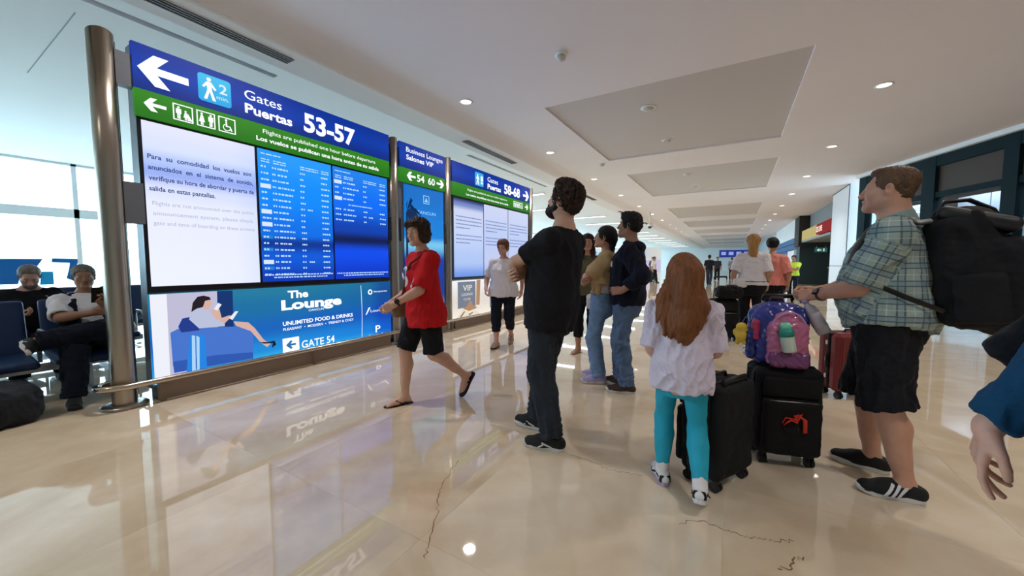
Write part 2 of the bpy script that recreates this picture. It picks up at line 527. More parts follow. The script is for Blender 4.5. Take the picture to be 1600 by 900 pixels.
class Person:
    def __init__(s, name, label, at, face, H=1.75, secs=MALE, tone='fair', w=1.0, lean=0, tilt=0, yaw=0, pyaw=0, head=(0, 0, 0), drop=None,
                 pelvis=(0, 0), sh=.185, limb=1.0, headk=1.0, foot=.0, L=None, R=None, LL=None, RL=None, hf=.0042, hb=.010,
                 hand_h=.0036, barefoot=False, belly=0, neck=1.0, group=None, seat=None, jaw=1.0, part=None):
        s.H = H; k = s.k = H/1.75; s.tone = tone; s.hf, s.hb, s.hh = hf, hb, hand_h
        face = nrm([face[0], face[1], 0])
        s.root = thing(name, label, 'person', (at[0], at[1], 0), math.atan2(-face[0], face[1]), group)
        s.limb = limb; s.female = secs is FEMALE; s.jaw = jaw
        s.secs = [(z*k, a*k*w, b*k*w*(1+belly*max(0, 1-abs(z-.13)/.24)), cy*k+belly*.06*max(0, 1-abs(z-.13)/.22)) for z, a, b, cy in secs]
        # pelvis, torso frame
        pz = (.955*k - (.004*k if drop is None else drop)) if seat is None else seat
        s.pel = vec(pelvis[0], pelvis[1], pz)
        s.T = rotz(radians(yaw)) @ rotx(radians(-lean)) @ roty(radians(tilt))
        s.PR = rotz(radians(pyaw)) @ (rotx(radians(-lean*.4)) if seat is None else np.eye(3))
        tp = lambda x, y, z: s.pel + s.T@(vec(x, y, z)*k)
        s.tp = tp
        s.nb = tp(0, -.018, .50)
        s.neck_top = tp(0, .0, .575)
        s.hR = s.T @ rotz(radians(head[0])) @ rotx(radians(head[1])) @ roty(radians(head[2]))
        s.hk = k*headk if H > 1.45 else headk
        s.hc = tp(0, .006, .595) + s.hR@(vec(0, .016, .085)*s.hk)
        s.sh = {sd: tp(sx*sh*(.89 if secs is FEMALE else .95), -.015, .418) for sd, sx in (('L', -1), ('R', 1))}
        s.hip = {sd: s.pel + s.PR@(vec(sx*.088*w, 0, -.02)*k) for sd, sx in (('L', -1), ('R', 1))}
        l1, l2, s.hl = .285*k, .245*k, .185*k
        q1, q2 = .435*k, .425*k
        s.arm = {}; s.leg = {}
        for sd, sp in (('L', L), ('R', R)):
            sx = -1 if sd == 'L' else 1
            sp = sp or {}
            tgt = vec(*sp['to']) if 'to' in sp else s.sh[sd]+vec(sx*.07, .03, -.515)*k
            el, wr = ik(s.sh[sd], tgt, l1, l2, sp.get('hint', (sx*.5, -1, -.2)))
            fd = nrm(wr-el)
            d = nrm(sp['dir']) if 'dir' in sp else nrm(fd+vec(0, .05, 0))
            th = nrm(sp.get('thumb', (-sx*.3, 1, 0)))
            s.arm[sd] = dict(s=s.sh[sd], e=el, w=wr, d=d, th=th, pose=sp.get('pose', 'relax'), sx=sx, spread=sp.get('spread', 0))
        for sd, sp in (('L', LL), ('R', RL)):
            sx = -1 if sd == 'L' else 1
            sp = sp or {}
            an = vec(*sp['to']) if 'to' in sp else vec(sx*.1*k, 0, .082*k)
            kn, an2 = ik(s.hip[sd], an, q1, q2, sp.get('hint', (sx*.12, 1, .1)))
            fd = nrm(sp.get('foot', (sx*.18, 1, 0)))
            s.leg[sd] = dict(h=s.hip[sd], k=kn, a=an2, f=fd, up=nrm(sp.get('up', (0, 0, 1))), sx=sx)
        s.barefoot = barefoot; s.neckw = neck
    # --------------------------------------------------------------
    def hp(s, x, y, z): return s.hc + s.hR@(vec(x, y, z)*s.hk)
    def head_ops(s):
        k = s.hk; R = s.hR; hp = s.hp; j = s.jaw; fm = s.female
        o = [ell(hp(0,-.016,.030), vec(.0755,.094,.088)*k, R, .02),
             ell(hp(0,.030,-.030), vec(.060*j,.060,.082)*k, R, .03*k),
             cone(hp(-.050*j,-.004,-.060), hp(-.012,.066,-.096), .017*k, .016*k, .03*k),
             cone(hp(.050*j,-.004,-.060), hp(.012,.066,-.096), .017*k, .016*k, .03*k),
             ell(hp(0,.074,-.098), vec(.023,.020,.018)*k, R, .025*k),
             ell(hp(-.040,.056,-.026), vec(.022,.024,.022)*k, R, .022*k), ell(hp(.040,.056,-.026), vec(.022,.024,.022)*k, R, .022*k),
             cone(hp(-.036,.072,.024), hp(.036,.072,.024), .013*k, .013*k, .018*k),
             ell(hp(-.031,.098,.003), vec(.018,.016,.013)*k, R, .014*k, 's'), ell(hp(.031,.098,.003), vec(.018,.016,.013)*k, R, .014*k, 's'),
             ell(hp(-.031,.074,.001), vec(.0165,.0145,.0125)*k, R, .005*k), ell(hp(.031,.074,.001), vec(.0165,.0145,.0125)*k, R, .005*k),
             cone(hp(0,.086,.014), hp(0,.1085 if not fm else .106,-.031), .0085*k, .0125*k, .012*k),
             ell(hp(-.0125,.099,-.037), vec(.0085,.010,.0075)*k, R, .008*k), ell(hp(.0125,.099,-.037), vec(.0085,.010,.0075)*k, R, .008*k),
             cone(hp(-.019,.083,-.0615), hp(.019,.083,-.0615), .0085*k, .0085*k, .010*k), cone(hp(-.006,.094,-.0605), hp(.006,.094,-.0605), .0065*k, .0065*k, .010*k),
             cone(hp(-.015,.085,-.0745), hp(.015,.085,-.0745), .0085*k, .0085*k, .008*k),
             cone(hp(-.024,.094,-.0675), hp(.024,.094,-.0675), .0022*k, .0022*k, .003*k, 's')]
        for sx in (-1, 1):
            E = R@roty(sx*radians(10))@rotz(sx*radians(-22))
            o += [grp([ell(hp(sx*.079,-.014,-.004), vec(.009,.019,.031)*k, E, .004), ell(hp(sx*.074,-.008,-.026), vec(.008,.011,.012)*k, E, .01*k),
                       ell(hp(sx*.087,-.010,-.002), vec(.006,.011,.018)*k, E, .004*k, 's')], .006*k)]
        nw = s.neckw*(.052 if not fm else .044)*k
        o += [cone(hp(0,-.022,-.045), s.nb+s.T@vec(0,-.004,.0), nw*1.02, nw*1.12, .035*k)]
        return o
    def hand_ops(s, sd, k=None):
        A = s.arm[sd]; k = k or s.k; w, d = A['w'], A['d']
        t = nrm(A['th']-d*(A['th']@d)); n = np.cross(t, d) if sd == 'R' else np.cross(d, t)
        A['n'] = n; A['t'] = t
        P = lambda a, b, c=0: w+(d*a+t*b+n*c)*k
        pose = A['pose']
        curl = {'relax': [(14, 22, 14), (22, 30, 18), (28, 34, 20), (34, 36, 20)], 'fist': [(70, 95, 60)]*4, 'grip': [(58, 78, 48), (62, 80, 48), (64, 80, 48), (66, 78, 46)],
                'flat': [(6, 8, 5)]*4, 'hold': [(38, 44, 26), (42, 48, 28), (46, 50, 28), (50, 50, 28)], 'hang': [(8, 16, 10), (20, 22, 12), (32, 26, 12), (44, 28, 14)],
                'point': [(10, 14, 8), (60, 80, 40), (66, 84, 40), (70, 84, 40)]}[pose]
        base = [(.092,.031), (.096,.010), (.092,-.011), (.083,-.030)]
        ln = [(.042,.026,.020), (.046,.029,.021), (.042,.027,.020), (.033,.021,.018)]
        rad = [.0088, .009, .0086, .0076]
        o = []
        for i in range(4):
            r = rad[i]*k
            o.append(cone(P(.012, base[i][1]*.62), P(base[i][0], base[i][1]), .0145*k, (.0118)*k, .010*k))
        o.append(cone(P(.018, .022, .006), P(.055, .034, .008), .0145*k, .011*k, .012*k))
        for i in range(4):
            p = P(*base[i]); a = 0; sp = radians((1.5-i)*(3+A['spread']))
            dd = d*cos(sp)+t*sin(sp)
            r = rad[i]
            for q in range(3):
                a += radians(curl[i][q])
                e = p+(dd*cos(a)+n*sin(a))*ln[i][q]*k
                o.append(cone(p, e, r*k, r*.93*k, .0035*k if q == 0 else .002*k)); p = e; r *= .92
        if pose in ('fist', 'grip', 'hold'):
            q = [P(.03, .030, .010), P(.062, .046, .026), P(.088, .032, .044), P(.100, .016, .050)]
        elif pose == 'hang':
            q = [P(.03, .030, .010), P(.058, .046, .022), P(.088, .050, .034), P(.112, .046, .042)]
        else:
            q = [P(.03, .030, .008), P(.062, .050, .016), P(.092, .058, .022), P(.112, .055, .028)]
        for i, (ra, rb) in enumerate(((.0145, .0118), (.0112, .0105), (.0102, .0088))):
            o.append(cone(q[i], q[i+1], ra*k, rb*k, .009*k if i == 0 else .003*k))
        return o
    def limb_ops(s):
        k = s.k; m = s.limb*k; o = []
        for sd in 'LR':
            A = s.arm[sd]; u = nrm(A['w']-A['e'])
            o += [cone(s.nb+s.T@vec(0,-.01*k,-.025*k), A['s'], .046*k, .050*m, .05*k),
                  ell(A['s'], vec(.056,.058,.060)*m, None, .04*k),
                  cone(A['s'], A['e'], .053*m, .042*m, .03*k), cone(A['s']*.55+A['e']*.45, A['s']*.3+A['e']*.7, .048*m, .044*m, .02*k),
                  cone(A['e'], A['w'], .042*m, .0275*m, .02*k), cone(A['e']*.85+A['w']*.15, A['e']*.55+A['w']*.45, .044*m, .037*m, .02*k),
                  cone(A['w']-u*.03*k, A['w']+A['d']*.02*k, .0265*m, .024*k, .014*k)]
        for sd in 'LR':
            G = s.leg[sd]; back = np.cross(nrm(G['a']-G['k']), np.cross(G['f'], nrm(G['a']-G['k'])))
            back = -nrm(G['f']-nrm(G['a']-G['k'])*(G['f']@nrm(G['a']-G['k'])))
            cm = G['k']*.68+G['a']*.32+back*.018*k
            o += [cone(G['h'], G['k'], .088*m, .056*m, .05*k), cone(G['k'], G['a'], .053*m, .036*m, .02*k),
                  ell(G['k']-back*.012*k, vec(.05,.05,.055)*m, None, .03*k),
                  cone(G['k']*.9+G['a']*.1, cm, .05*m, .052*m, .03*k), cone(cm, G['k']*.3+G['a']*.7, .052*m, .038*m, .03*k)]
            f, up = G['f'], G['up']; fl = f-up*(f@up); fl = nrm(fl); G['fl'] = fl
            a = G['a']
            if s.barefoot:
                sd_ = nrm(np.cross(fl, up))
                q = lambda x, y, z: a+(sd_*x+fl*y+up*z)*k
                o += [cone(q(0,-.032,-.048), q(0,.0,-.02), .028*k, .034*k, .02*k), cone(q(0,0,-.02), q(0,.10,-.052), .034*k, .026*k, .03*k),
                      cone(q(.014*-G['sx'],.05,-.05), q(.012*-G['sx'],.135,-.062), .026*k, .020*k, .02*k), cone(q(.014*G['sx'],.04,-.055), q(.02*G['sx'],.125,-.064), .022*k, .017*k, .02*k)]
                for i in range(5):
                    x = (-.026+.0135*i)*-G['sx']*-1
                    x = -G['sx']*(.024-.0125*i); l = (.178, .182, .174, .164, .150)[i]; r = (.0115, .0088, .0085, .008, .0075)[i]
                    o.append(cone(q(x*.95,.125,-.066), q(x*1.12,l-.008,-.070), r*k, r*.95*k, .006*k))
            else:
                o += [cone(a, a+(fl*.09-up*.045)*k, .036*k, .026*k, .02*k), cone(a, a-up*.04*k-fl*.025*k, .036*k, .028*k, .02*k)]
        return o
    def body(s, hide_legs=False):
        k = s.k
        ho = s.head_ops()
        main = [loft(s.pel, s.T, [(z, a, b, c) for z, a, b, c in s.secs], 2.2, .03)] + s.limb_ops() + ho
        hands = {sd: s.hand_ops(sd) for sd in 'LR'}
        allops = [o for o in main]
        for sd in 'LR': allops += hands[sd]
        hl = s.hc - .15*s.hk; hh = s.hc + .15*s.hk
        hl[2] = s.hc[2]-.125*s.hk
        boxes = [(hl, hh)]
        for sd in 'LR':
            bs = [_bb(o) for o in hands[sd]]
            boxes.append((np.min([b[0] for b in bs], 0)-.012, np.max([b[1] for b in bs], 0)+.012))
        feet = []
        if s.barefoot:
            for sd in 'LR':
                c = s.leg[sd]['a']+s.leg[sd]['fl']*.06*k
                feet.append((c-vec(.16, .16, .12)*k, c+vec(.16, .16, .02)*k))
        hb = s.hb
        V, Q = net(allops, hb, holes=[(a+hb*.9, b-hb*.9) for a, b in boxes+feet])
        V = relax(V, Q, 1, .35)
        VV = [V]; QQ = [Q]; n = len(V); mi = [np.zeros(len(Q), int)]
        for i, (a, b) in enumerate(boxes+feet):
            h = s.hf if i == 0 else (s.hh if i < 3 else .0045)
            v, q = net(allops, h, a, b)
            if len(v) == 0: continue
            v = relax(v, q, 1, .3)
            m = np.zeros(len(q), int)
            if i == 0:
                L = ((v[q].mean(1)-s.hc)@s.hR)/s.hk
                m[(np.abs(L[:, 0]) < .0235-.25*np.abs(L[:, 2]+.0675)) & (L[:, 1] > .078) & (np.abs(L[:, 2]+.0675) < .0105) ] = 1
            VV.append(v); QQ.append(q+n); n += len(v); mi.append(m)
        o = link('body', mesh('body', np.concatenate(VV), np.concatenate(QQ), skin(s.tone), np.concatenate(mi), True), s.root)
        s.eyes()
        return o
    def eyes(s):
        k = s.hk
        M4 = Matrix.Translation(Vector(s.hc)) @ Matrix(s.hR.tolist()).to_4x4() @ Matrix.Scale(k, 4)
        for sx in (-1, 1):
            b = MB(); b.ell((sx*.031,.0795,.001), (.0125,.0108,.0062), 12, 8, 0, M4)
            b.ell((sx*.031,.0868,.001), (.0056,.0045,.0056), 10, 6, 1, M4)
            b.build('eye', [mat('eye_white', (.72,.70,.68), .25), mat('iris_dark', (.035,.022,.016), .2)], s.root)
    def brows(s, m):
        for sx in (-1, 1):
            b = MB(); b.tube([s.hp(sx*.014,.0870,.0235), s.hp(sx*.030,.0865,.0268), s.hp(sx*.048,.070,.0225)], [.0036*s.hk, .0036*s.hk, .0022*s.hk], 6, flat=.8); b.build('eyebrow', m, s.root)
    # -------------------------------------------------------------- clothes
    def top(s, name, m, hem=-.06, grow=.018, sleeve=.62, sw=.012, flare=.012, neck=.005, amp=.006, scale=(5,5,3.2), seed=1, h=.008, mats=None, matfn=None, front=0,
            up=.50, hemwave=0, round_hem=0, puff=0, vneck=0, long_slack=.012, it=1, backdrop=0, sleeves='LR', open_front=None):
        """shirt over torso and arms; hem = height of its lower edge above the hip joints (in 1.75 m body units); sleeve = share of the arm it covers (1 = shoulder to wrist)"""
        k = s.k
        sec = [r for r in s.secs if r[0] > hem*k-.001 and r[0] < up*k]
        base = s.secs
        def at(z):
            z_ = [r[0] for r in base]; return [z]+[float(np.interp(z, z_, [r[c] for r in base])) for c in (1, 2, 3)]
        zs = np.linspace(hem*k-.03*k, up*k, 12)
        S = []
        wa = at(.12*k)
        for z in zs:
            r = at(max(z, -.12*k)); u = max(0, (.30*k-z)/(.30*k-hem*k))
            loose = max(0, 1-abs(z-.1*k)/(.24*k))*puff
            tg = 1-.55*float(np.clip((z/k-.34)/.12, 0, 1)); S.append((z, r[1]+grow*tg*k+flare*u*k+loose*.9, r[2]+grow*tg*k+flare*u*k*1.1+loose, r[3]+front*u))
        ops = [loft(s.pel, s.T, S, 2.25, .03*k)]
        for sd in 'LR':
            A = s.arm[sd]; lm = s.limb*k
            a, e, w = A['s'], A['e'], A['w']
            g = sw*k
            ops.append(cone(s.nb+s.T@vec(0,-.012*k,-.03*k), a, .048*k+neck*k, .053*lm+g*.7, .05*k))
            ops.append(ell(a, vec(.058, .060, .062)*lm+g*.75, None, .035*k))
            if sd not in sleeves: continue
            tot = np.linalg.norm(e-a)+np.linalg.norm(w-e); L = sleeve*tot; la = np.linalg.norm(e-a)
            if L <= la*1.02:
                p = a+(e-a)*(L/la); u = nrm(e-a)
                ops.append(grp([cone(a-u*.01, a+(e-a)*min(1.15, L/la+.1), .056*lm+g, .052*lm+g*1.25, .0), half(u, p, .004), cone(p-u*.016*k, p+u*.05, .044*lm+g*.65, .048*lm+g*.8, .004, 's')], .035*k))
            else:
                p = e+(w-e)*((L-la)/np.linalg.norm(w-e)); u = nrm(w-e)
                q = p+u*.04
                ops.append(grp([cone(a, e, .055*lm+g, .046*lm+g+long_slack*k, .02), cone(e, q, .047*lm+g+long_slack*k, .032*lm+g*.9, .03*k), half(u, p, .004)], .035*k))
        ops.append(half(-s.T[:, 2], s.pel+s.T@vec(0, 0, hem*k), .003))
        # neckline
        nn = s.T@nrm((0, .30, 1))
        ops.append(half(nn, s.nb+s.T@vec(0, .0, neck*k+.012*k), .01))
        if vneck:
            ops.append(cone(s.nb+s.T@vec(0,.12,.06)*k, s.nb+s.T@vec(0,.13,-vneck)*k, .052*k, .008*k, .008, 's'))
        if open_front: ops += open_front(s)
        hz = hem*k; T = s.T; pel = s.pel
        def fn(V):
            L = (V-pel)@T
            u = np.clip(1-(L[:, 2]-hz)/(.10*k), 0, 1)
            if hemwave: L[:, 2] += u*hemwave*np.sin(L[:, 0]*23+1)*np.cos(L[:, 1]*17)
            if round_hem: L[:, 2] += u*round_hem*np.clip(np.abs(L[:, 0])/.2, 0, 1)**2
            if backdrop: L[:, 2] -= u*backdrop*(L[:, 1] < 0)
            return L@T.T+pel
        return soft(name, ops, h, m, s.root, it, amp, scale, seed, True, fn, mats, matfn)
    def bottoms(s, name, m, length=1.0, waist=.03, grow=.018, thigh=.098, knee=.078, hemr=.072, amp=.006, scale=(5,5,4), seed=3, h=.008, cut=None, seat_grow=.0, mats=None, matfn=None, k_=.035, stack=0):
        """trousers or shorts; length = share of the leg covered (hip to ankle)"""
        k = s.k; m_ = s.limb*k
        base = s.secs
        S = []
        for z in np.linspace(-.205*k, waist*k, 9):
            r = [float(np.interp(z, [q[0] for q in base], [q[c] for q in base])) for c in (1, 2, 3)]
            S.append((z, r[0]+grow*k, r[1]+grow*k+seat_grow, r[2]))
        ops = [loft(s.pel, s.T*.5+s.PR*.5 if np.allclose(s.T, s.PR) else s.PR, S, 2.3, .03)]
        for sd in 'LR':
            G = s.leg[sd]; a, kn, an = G['h'], G['k'], G['a']
            l1, l2 = np.linalg.norm(kn-a), np.linalg.norm(an-kn); L = length*(l1+l2)
            if L <= l1*1.0:
                u = nrm(kn-a); p = a+u*L
                ops.append(grp([cone(a-u*.02, a+u*(L+.05), thigh*m_, hemr*m_, .0), half(u, p, .003)], k_*k))
            else:
                u = nrm(an-kn); p = kn+u*(L-l1)
                tail = p+u*.04
                bk = -nrm(G['f']-u*(G['f']@u)); cm = kn*.68+an*.32+bk*.016*k
                ops.append(grp([cone(a, kn, thigh*m_, knee*m_, .02), cone(kn, tail, knee*m_, hemr*m_, .03*k), cone(kn, cm, .060*m_+.004, .060*m_+.004, .03*k), cone(cm, kn*.4+an*.6, .060*m_+.004, .050*m_+.004, .03*k), half(u, p, .003)], k_*k))
        mk = None
        def fn(V):
            if stack:
                for sd in 'LR':
                    G = s.leg[sd]; d = np.linalg.norm(V-(G['a']+nrm(G['k']-G['a'])*.06), axis=1)
                    ww = np.clip(1-d/.17, 0, 1); t = (V-G['a'])@nrm(G['k']-G['a'])
                    ax = G['a']+np.outer(t, nrm(G['k']-G['a'])); r = V-ax
                    V = V+r*(ww*stack*np.sin(t*150+np.arctan2(r[:, 0], r[:, 1])*1.5))[:, None]
            return V
        return soft(name, ops, h, m, s.root, 1, amp, scale, seed, True, fn, mats, matfn)
    # -------------------------------------------------------------- shoes
    def foot_frame(s, sd, floor=None):
        G = s.leg[sd]; f, up = G['f'], G['up']; fl = nrm(f-up*(f@up)); x = np.cross(fl, up)
        o = G['a']-up*.082*s.k
        R = np.stack([x, fl, up], 1)
        return o, R
    def shoe(s, sd, upper, sole, laces=None, stripes=None, L=.285, size=1.0, name='shoe', accent=None, thick=.026, h=.0042, high=.085, swoosh=None, panels=None):
        k = s.k*size; o, R = s.foot_frame(sd); sx = s.leg[sd]['sx']
        q = lambda x, y, z: o+R@(vec(x, y, z)*k)
        up_ops = [cone(q(0,-.048,.052), q(0,-.02,high), .034*k, .040*k, .02*k), cone(q(0,-.045,.04), q(-.004*sx,.06,.042), .036*k, .040*k, .03*k),
                  cone(q(0,.0,.068), q(-.004*sx,.085,.052), .038*k, .036*k, .03*k), cone(q(-.004*sx,.06,.036), q(-.008*sx,.158,.030), .042*k, .036*k, .03*k),
                  cone(q(.010*sx,.07,.032), q(.004*sx,.145,.028), .040*k, .034*k, .02*k)]
        cut = [half(-R[:, 2], q(0, 0, thick*.8)), half(R@nrm((0, -.35, 1)), q(0, -.03, high+.006))]
        sh = soft(name, up_ops+cut, h, upper, s.root, 1)
        # sole: outline of a foot extruded
        out = []
        for y, a in ((-.078,.012),(-.068,.028),(-.045,.036),(0,.036),(.05,.038),(.10,.046),(.14,.046),(.17,.036),(.19,.020),(.196,.006)): out.append((a, y))
        pol = [(a + (-.004*sx if y > .04 else 0), y) for a, y in out]+[(-a+(-.006*sx if y > .04 else 0), y) for a, y in out[::-1]]
        M4 = Matrix.Translation(Vector(o)) @ Matrix(R.tolist()).to_4x4() @ Matrix.Scale(k, 4)
        b = MB(); n = len(pol); V = []; F = []
        lev = [(0, .95, 0), (.006, 1.0, 0), (thick*.9, 1.03, 0), (thick*1.15, .98, 0)]
        for z, sc, _ in lev:
            for (x, y) in pol:
                toe = max(0, (y-.12)/.076); V.append(M4 @ Vector((x*sc, (y-.06)*sc+.06, z + toe*toe*.014 - (.0 if z else 0))))
        for i in range(len(lev)-1):
            for j in range(n): F.append((i*n+j, i*n+(j+1) % n, (i+1)*n+(j+1) % n, (i+1)*n+j))
        F.append(tuple(range(n-1, -1, -1))); F.append(tuple((len(lev)-1)*n+j for j in range(n)))
        b.add(V, F, 0, False).build('sole', sole, sh)
        if laces:
            b = MB()
            for i in range(4):
                y = .035+i*.024; z = .104-i*.0125
                b.tube([q(-.026, y, z-.012), q(0, y+.004, z+.001), q(.026, y, z-.012)], .0034*k, 6)
            b.build('laces', laces, sh)
        if stripes or panels:
            ops2 = [dict(p) for p in up_ops]
            for p in ops2: p['ra'] += .0022; p['rb'] += .0022
            sl = []
            if stripes:
                for i in range(3):
                    c = q(sx*.04*stripes[1], .028+i*.026, .045)
                    sl.append(rbox(c, vec(.03, .0068, .045)*k, .002, R@rotx(radians(28)), 0))
                soft('side_stripes', [grp(sl, 0), grp(ops2, 0, 'i')]+cut, .003, stripes[0], sh, 0)
            if panels:
                for (y, z, hy, hz, ang) in panels[1]:
                    for sg in (-1, 1):
                        sl.append(rbox(q(sg*.04, y, z), vec(.034, hy, hz)*k, .002, R@rotx(radians(ang)), 0))
                soft('side_panels', [grp(sl, 0), grp(ops2, 0, 'i')]+cut, .003, panels[0], sh, 0)
        return sh
    def sandal(s, sd, sole, strap, thong=True, L=1.0):
        k = s.k*L; o, R = s.foot_frame(sd); sx = s.leg[sd]['sx']
        M4 = Matrix.Translation(Vector(o)) @ Matrix(R.tolist()).to_4x4() @ Matrix.Scale(k, 4)
        out = [(.014,-.074),(.03,-.064),(.036,-.04),(.034,0),(.036,.05),(.046,.10),(.048,.14),(.04,.17),(.024,.192),(.006,.200)]
        pol = out+[(-a, y) for a, y in out[::-1]]
        b = MB(); b.prism(pol, -.016, .004, 0, M4); so = b.build('sandal', sole, s.root)
        q = lambda x, y, z: o+R@(vec(x, y, z)*k)
        b = MB()
        if thong:
            tx = -sx*.016
            for e in (-1, 1):
                b.tube([q(tx,.142,.006), q(tx,.128,.034), q(e*.022+tx*.3,.085,.050), q(e*.039,.045,.022), q(e*.037,.028,.004)], [.005*k,.006*k,.008*k,.0085*k,.007*k], 8, flat=.7)
        else:
            for y0, w_ in ((.11, .05), (.045, .036)):
                b.tube([q(-.044, y0, .004), q(-.036, y0-.004, .03), q(0, y0-.008, .052 if y0 < .1 else .038), q(.036, y0-.004, .03), q(.044, y0, .004)], [.012*k]*5, 8, flat=.5)
        b.build('strap', strap, so)
        return so
    # -------------------------------------------------------------- hair
    def hair(s, ops, m, amp=.004, scale=(60, 60, 14), seed=5, h=.0055, face=True, name='hair', it=1, frontline=.062, low=-.02, cutk=.012, sharp=False, hl=None, fz=0.0):
        """hair volume minus the face"""
        R = s.hR; o = list(ops)
        if face:
            o.append(grp([rbox(s.hp(0, .118+.0, -.045+fz), vec(.066, .075, .098)*s.hk, .03*s.hk, R, .0), ell(s.hp(0,.118,-.03+fz), vec(.062,.072,.098)*s.hk, R, .01)], cutk*s.hk, 's'))
        return soft(name, o, h, m, s.root, it, amp, scale, seed, sharp)
    def cap(s, grow=.010, back=0, k=.02):
        return ell(s.hp(0,-.016-back,.030), vec(.0755+grow,.094+grow+back,.088+grow)*s.hk, s.hR, k*s.hk)
    def glasses(s, m, r=.021):
        b = MB(); k = s.hk
        for sx in (-1, 1):
            b.tube([s.hp(sx*.031+r*cos(a), .094, -.003+r*.78*sin(a)) for a in np.linspace(0, 2*pi, 17)[:-1]], .0017*k, 6, closed=True)
            b.tube([s.hp(sx*(.031+r), .093, .002), s.hp(sx*.074, .07, .004), s.hp(sx*.081, -.012, .008)], .0016*k, 6)
        b.tube([s.hp(-.011,.095,.002), s.hp(0,.1,.005), s.hp(.011,.095,.002)], .0016*k, 6)
        return b.build('glasses', m, s.root)
    def watch(s, sd, m, face_m, back=.045):
        A = s.arm[sd]; u = nrm(A['w']-A['e']); c = A['w']-u*back*s.k*.6
        A.setdefault('n', vec(0, 0, 1))
        n = -A['n']; n = nrm(n-u*(n@u)); t = np.cross(u, n)
        b = MB(); r = .0285*s.k*s.limb+.003
        b.tube([c+(t*cos(a)+n*sin(a))*r for a in np.linspace(0, 2*pi, 21)[:-1]], .0085, 8, closed=True, flat=.35 if False else 1.0)
        o = b.build('watch', m, s.root)
        M4 = Matrix.Translation(Vector(c+n*(r+.004))) @ Matrix(np.stack([t, u, n], 1).tolist()).to_4x4()
        MB().box(-.017, .017, -.02, .02, -.006, .006, 0, M4, .004).build('watch_face', face_m, o)
        return o
# ------------------------------------------------------------------ colours as seen (sRGB 0-255) to linear
def rgb(r, g, b):
    return tuple(((x/255)/12.92 if x/255 <= .04045 else ((x/255+.055)/1.055)**2.4) for x in (r, g, b))

def structure(name, bm, m, label=None, parent=None):
    o = bm.build(name, m, parent)
    if parent is None: props(o, label, None, None, 'structure')
    return o

# ------------------------------------------------------------------ floor: polished cream marble
def marble(name):
    m = bpy.data.materials.new(name); m.use_nodes = True; nt = m.node_tree; N = nt.nodes; Lk = nt.links
    b = N['Principled BSDF']
    geo = N.new('ShaderNodeNewGeometry'); oi = N.new('ShaderNodeObjectInfo')
    n1 = N.new('ShaderNodeTexNoise'); n1.inputs['Scale'].default_value = .9; n1.inputs['Detail'].default_value = 9; n1.inputs['Distortion'].default_value = 1.6
    n2 = N.new('ShaderNodeTexNoise'); n2.inputs['Scale'].default_value = 4.5; n2.inputs['Detail'].default_value = 8; n2.inputs['Distortion'].default_value = .8
    ad = N.new('ShaderNodeVectorMath'); ad.operation = 'ADD'
    mu = N.new('ShaderNodeMath'); mu.operation = 'MULTIPLY'; mu.inputs[1].default_value = 37.0
    Lk.new(oi.outputs['Random'], mu.inputs[0]); Lk.new(geo.outputs['Position'], ad.inputs[0]); Lk.new(mu.outputs[0], ad.inputs[1])
    Lk.new(ad.outputs[0], n1.inputs['Vector']); Lk.new(ad.outputs[0], n2.inputs['Vector'])
    r1 = N.new('ShaderNodeValToRGB'); e = r1.color_ramp.elements
    e[0].position = .30; e[0].color = rgb(208, 186, 156)+(1,); e[1].position = .72; e[1].color = rgb(232, 217, 194)+(1,)
    x = e.new(.5); x.color = rgb(222, 203, 175)+(1,)
    r2 = N.new('ShaderNodeValToRGB'); e = r2.color_ramp.elements
    e[0].position = .40; e[0].color = (.72, .68, .64, 1); e[1].position = .62; e[1].color = (1, 1, 1, 1)
    mx = N.new('ShaderNodeMix'); mx.data_type = 'RGBA'; mx.blend_type = 'MULTIPLY'; mx.inputs['Factor'].default_value = .22
    Lk.new(n1.outputs['Fac'], r1.inputs[0]); Lk.new(n2.outputs['Fac'], r2.inputs[0])
    Lk.new(r1.outputs[0], mx.inputs['A']); Lk.new(r2.outputs[0], mx.inputs['B'])
    hs = N.new('ShaderNodeHueSaturation'); mr = N.new('ShaderNodeMapRange'); mr.inputs['To Min'].default_value = .965; mr.inputs['To Max'].default_value = 1.03
    Lk.new(oi.outputs['Random'], mr.inputs['Value']); Lk.new(mr.outputs[0], hs.inputs['Value']); Lk.new(mx.outputs['Result'], hs.inputs['Color'])
    Lk.new(hs.outputs[0], b.inputs['Base Color'])
    rr = N.new('ShaderNodeMapRange'); rr.inputs['To Min'].default_value = .018; rr.inputs['To Max'].default_value = .04
    Lk.new(n2.outputs['Fac'], rr.inputs['Value']); Lk.new(rr.outputs[0], b.inputs['Roughness'])
    b.inputs['Specular IOR Level'].default_value = .95
    bp = N.new('ShaderNodeBump'); bp.inputs['Strength'].default_value = .02; bp.inputs['Distance'].default_value = .02
    Lk.new(n1.outputs['Fac'], bp.inputs['Height']); Lk.new(bp.outputs[0], b.inputs['Normal'])
    return m
M_marble = marble('polished_cream_marble')
M_joint = mat('floor_joint', rgb(206, 186, 158), .3)
floor = structure('floor', MB().box(-16.4, 8.2, -20, 76, -.2, -.0015), M_joint, 'polished cream marble floor of the concourse, laid in large slabs')
TS = 1.2
tile_me = MB()
tile_me.box(.0004, TS-.0004, .0004, TS-.0004, -.02, 0)
tile_me = mesh('tile', tile_me.v, tile_me.f, M_marble)
field = MB(); near = []
for i in range(-14, 7):
    for j in range(-5, 63):
        x, y = i*TS, j*TS
        dist = math.hypot(x+.6, y+.6-1.5)
        (near.append((dist, x, y)))
near.sort()
keep = set()
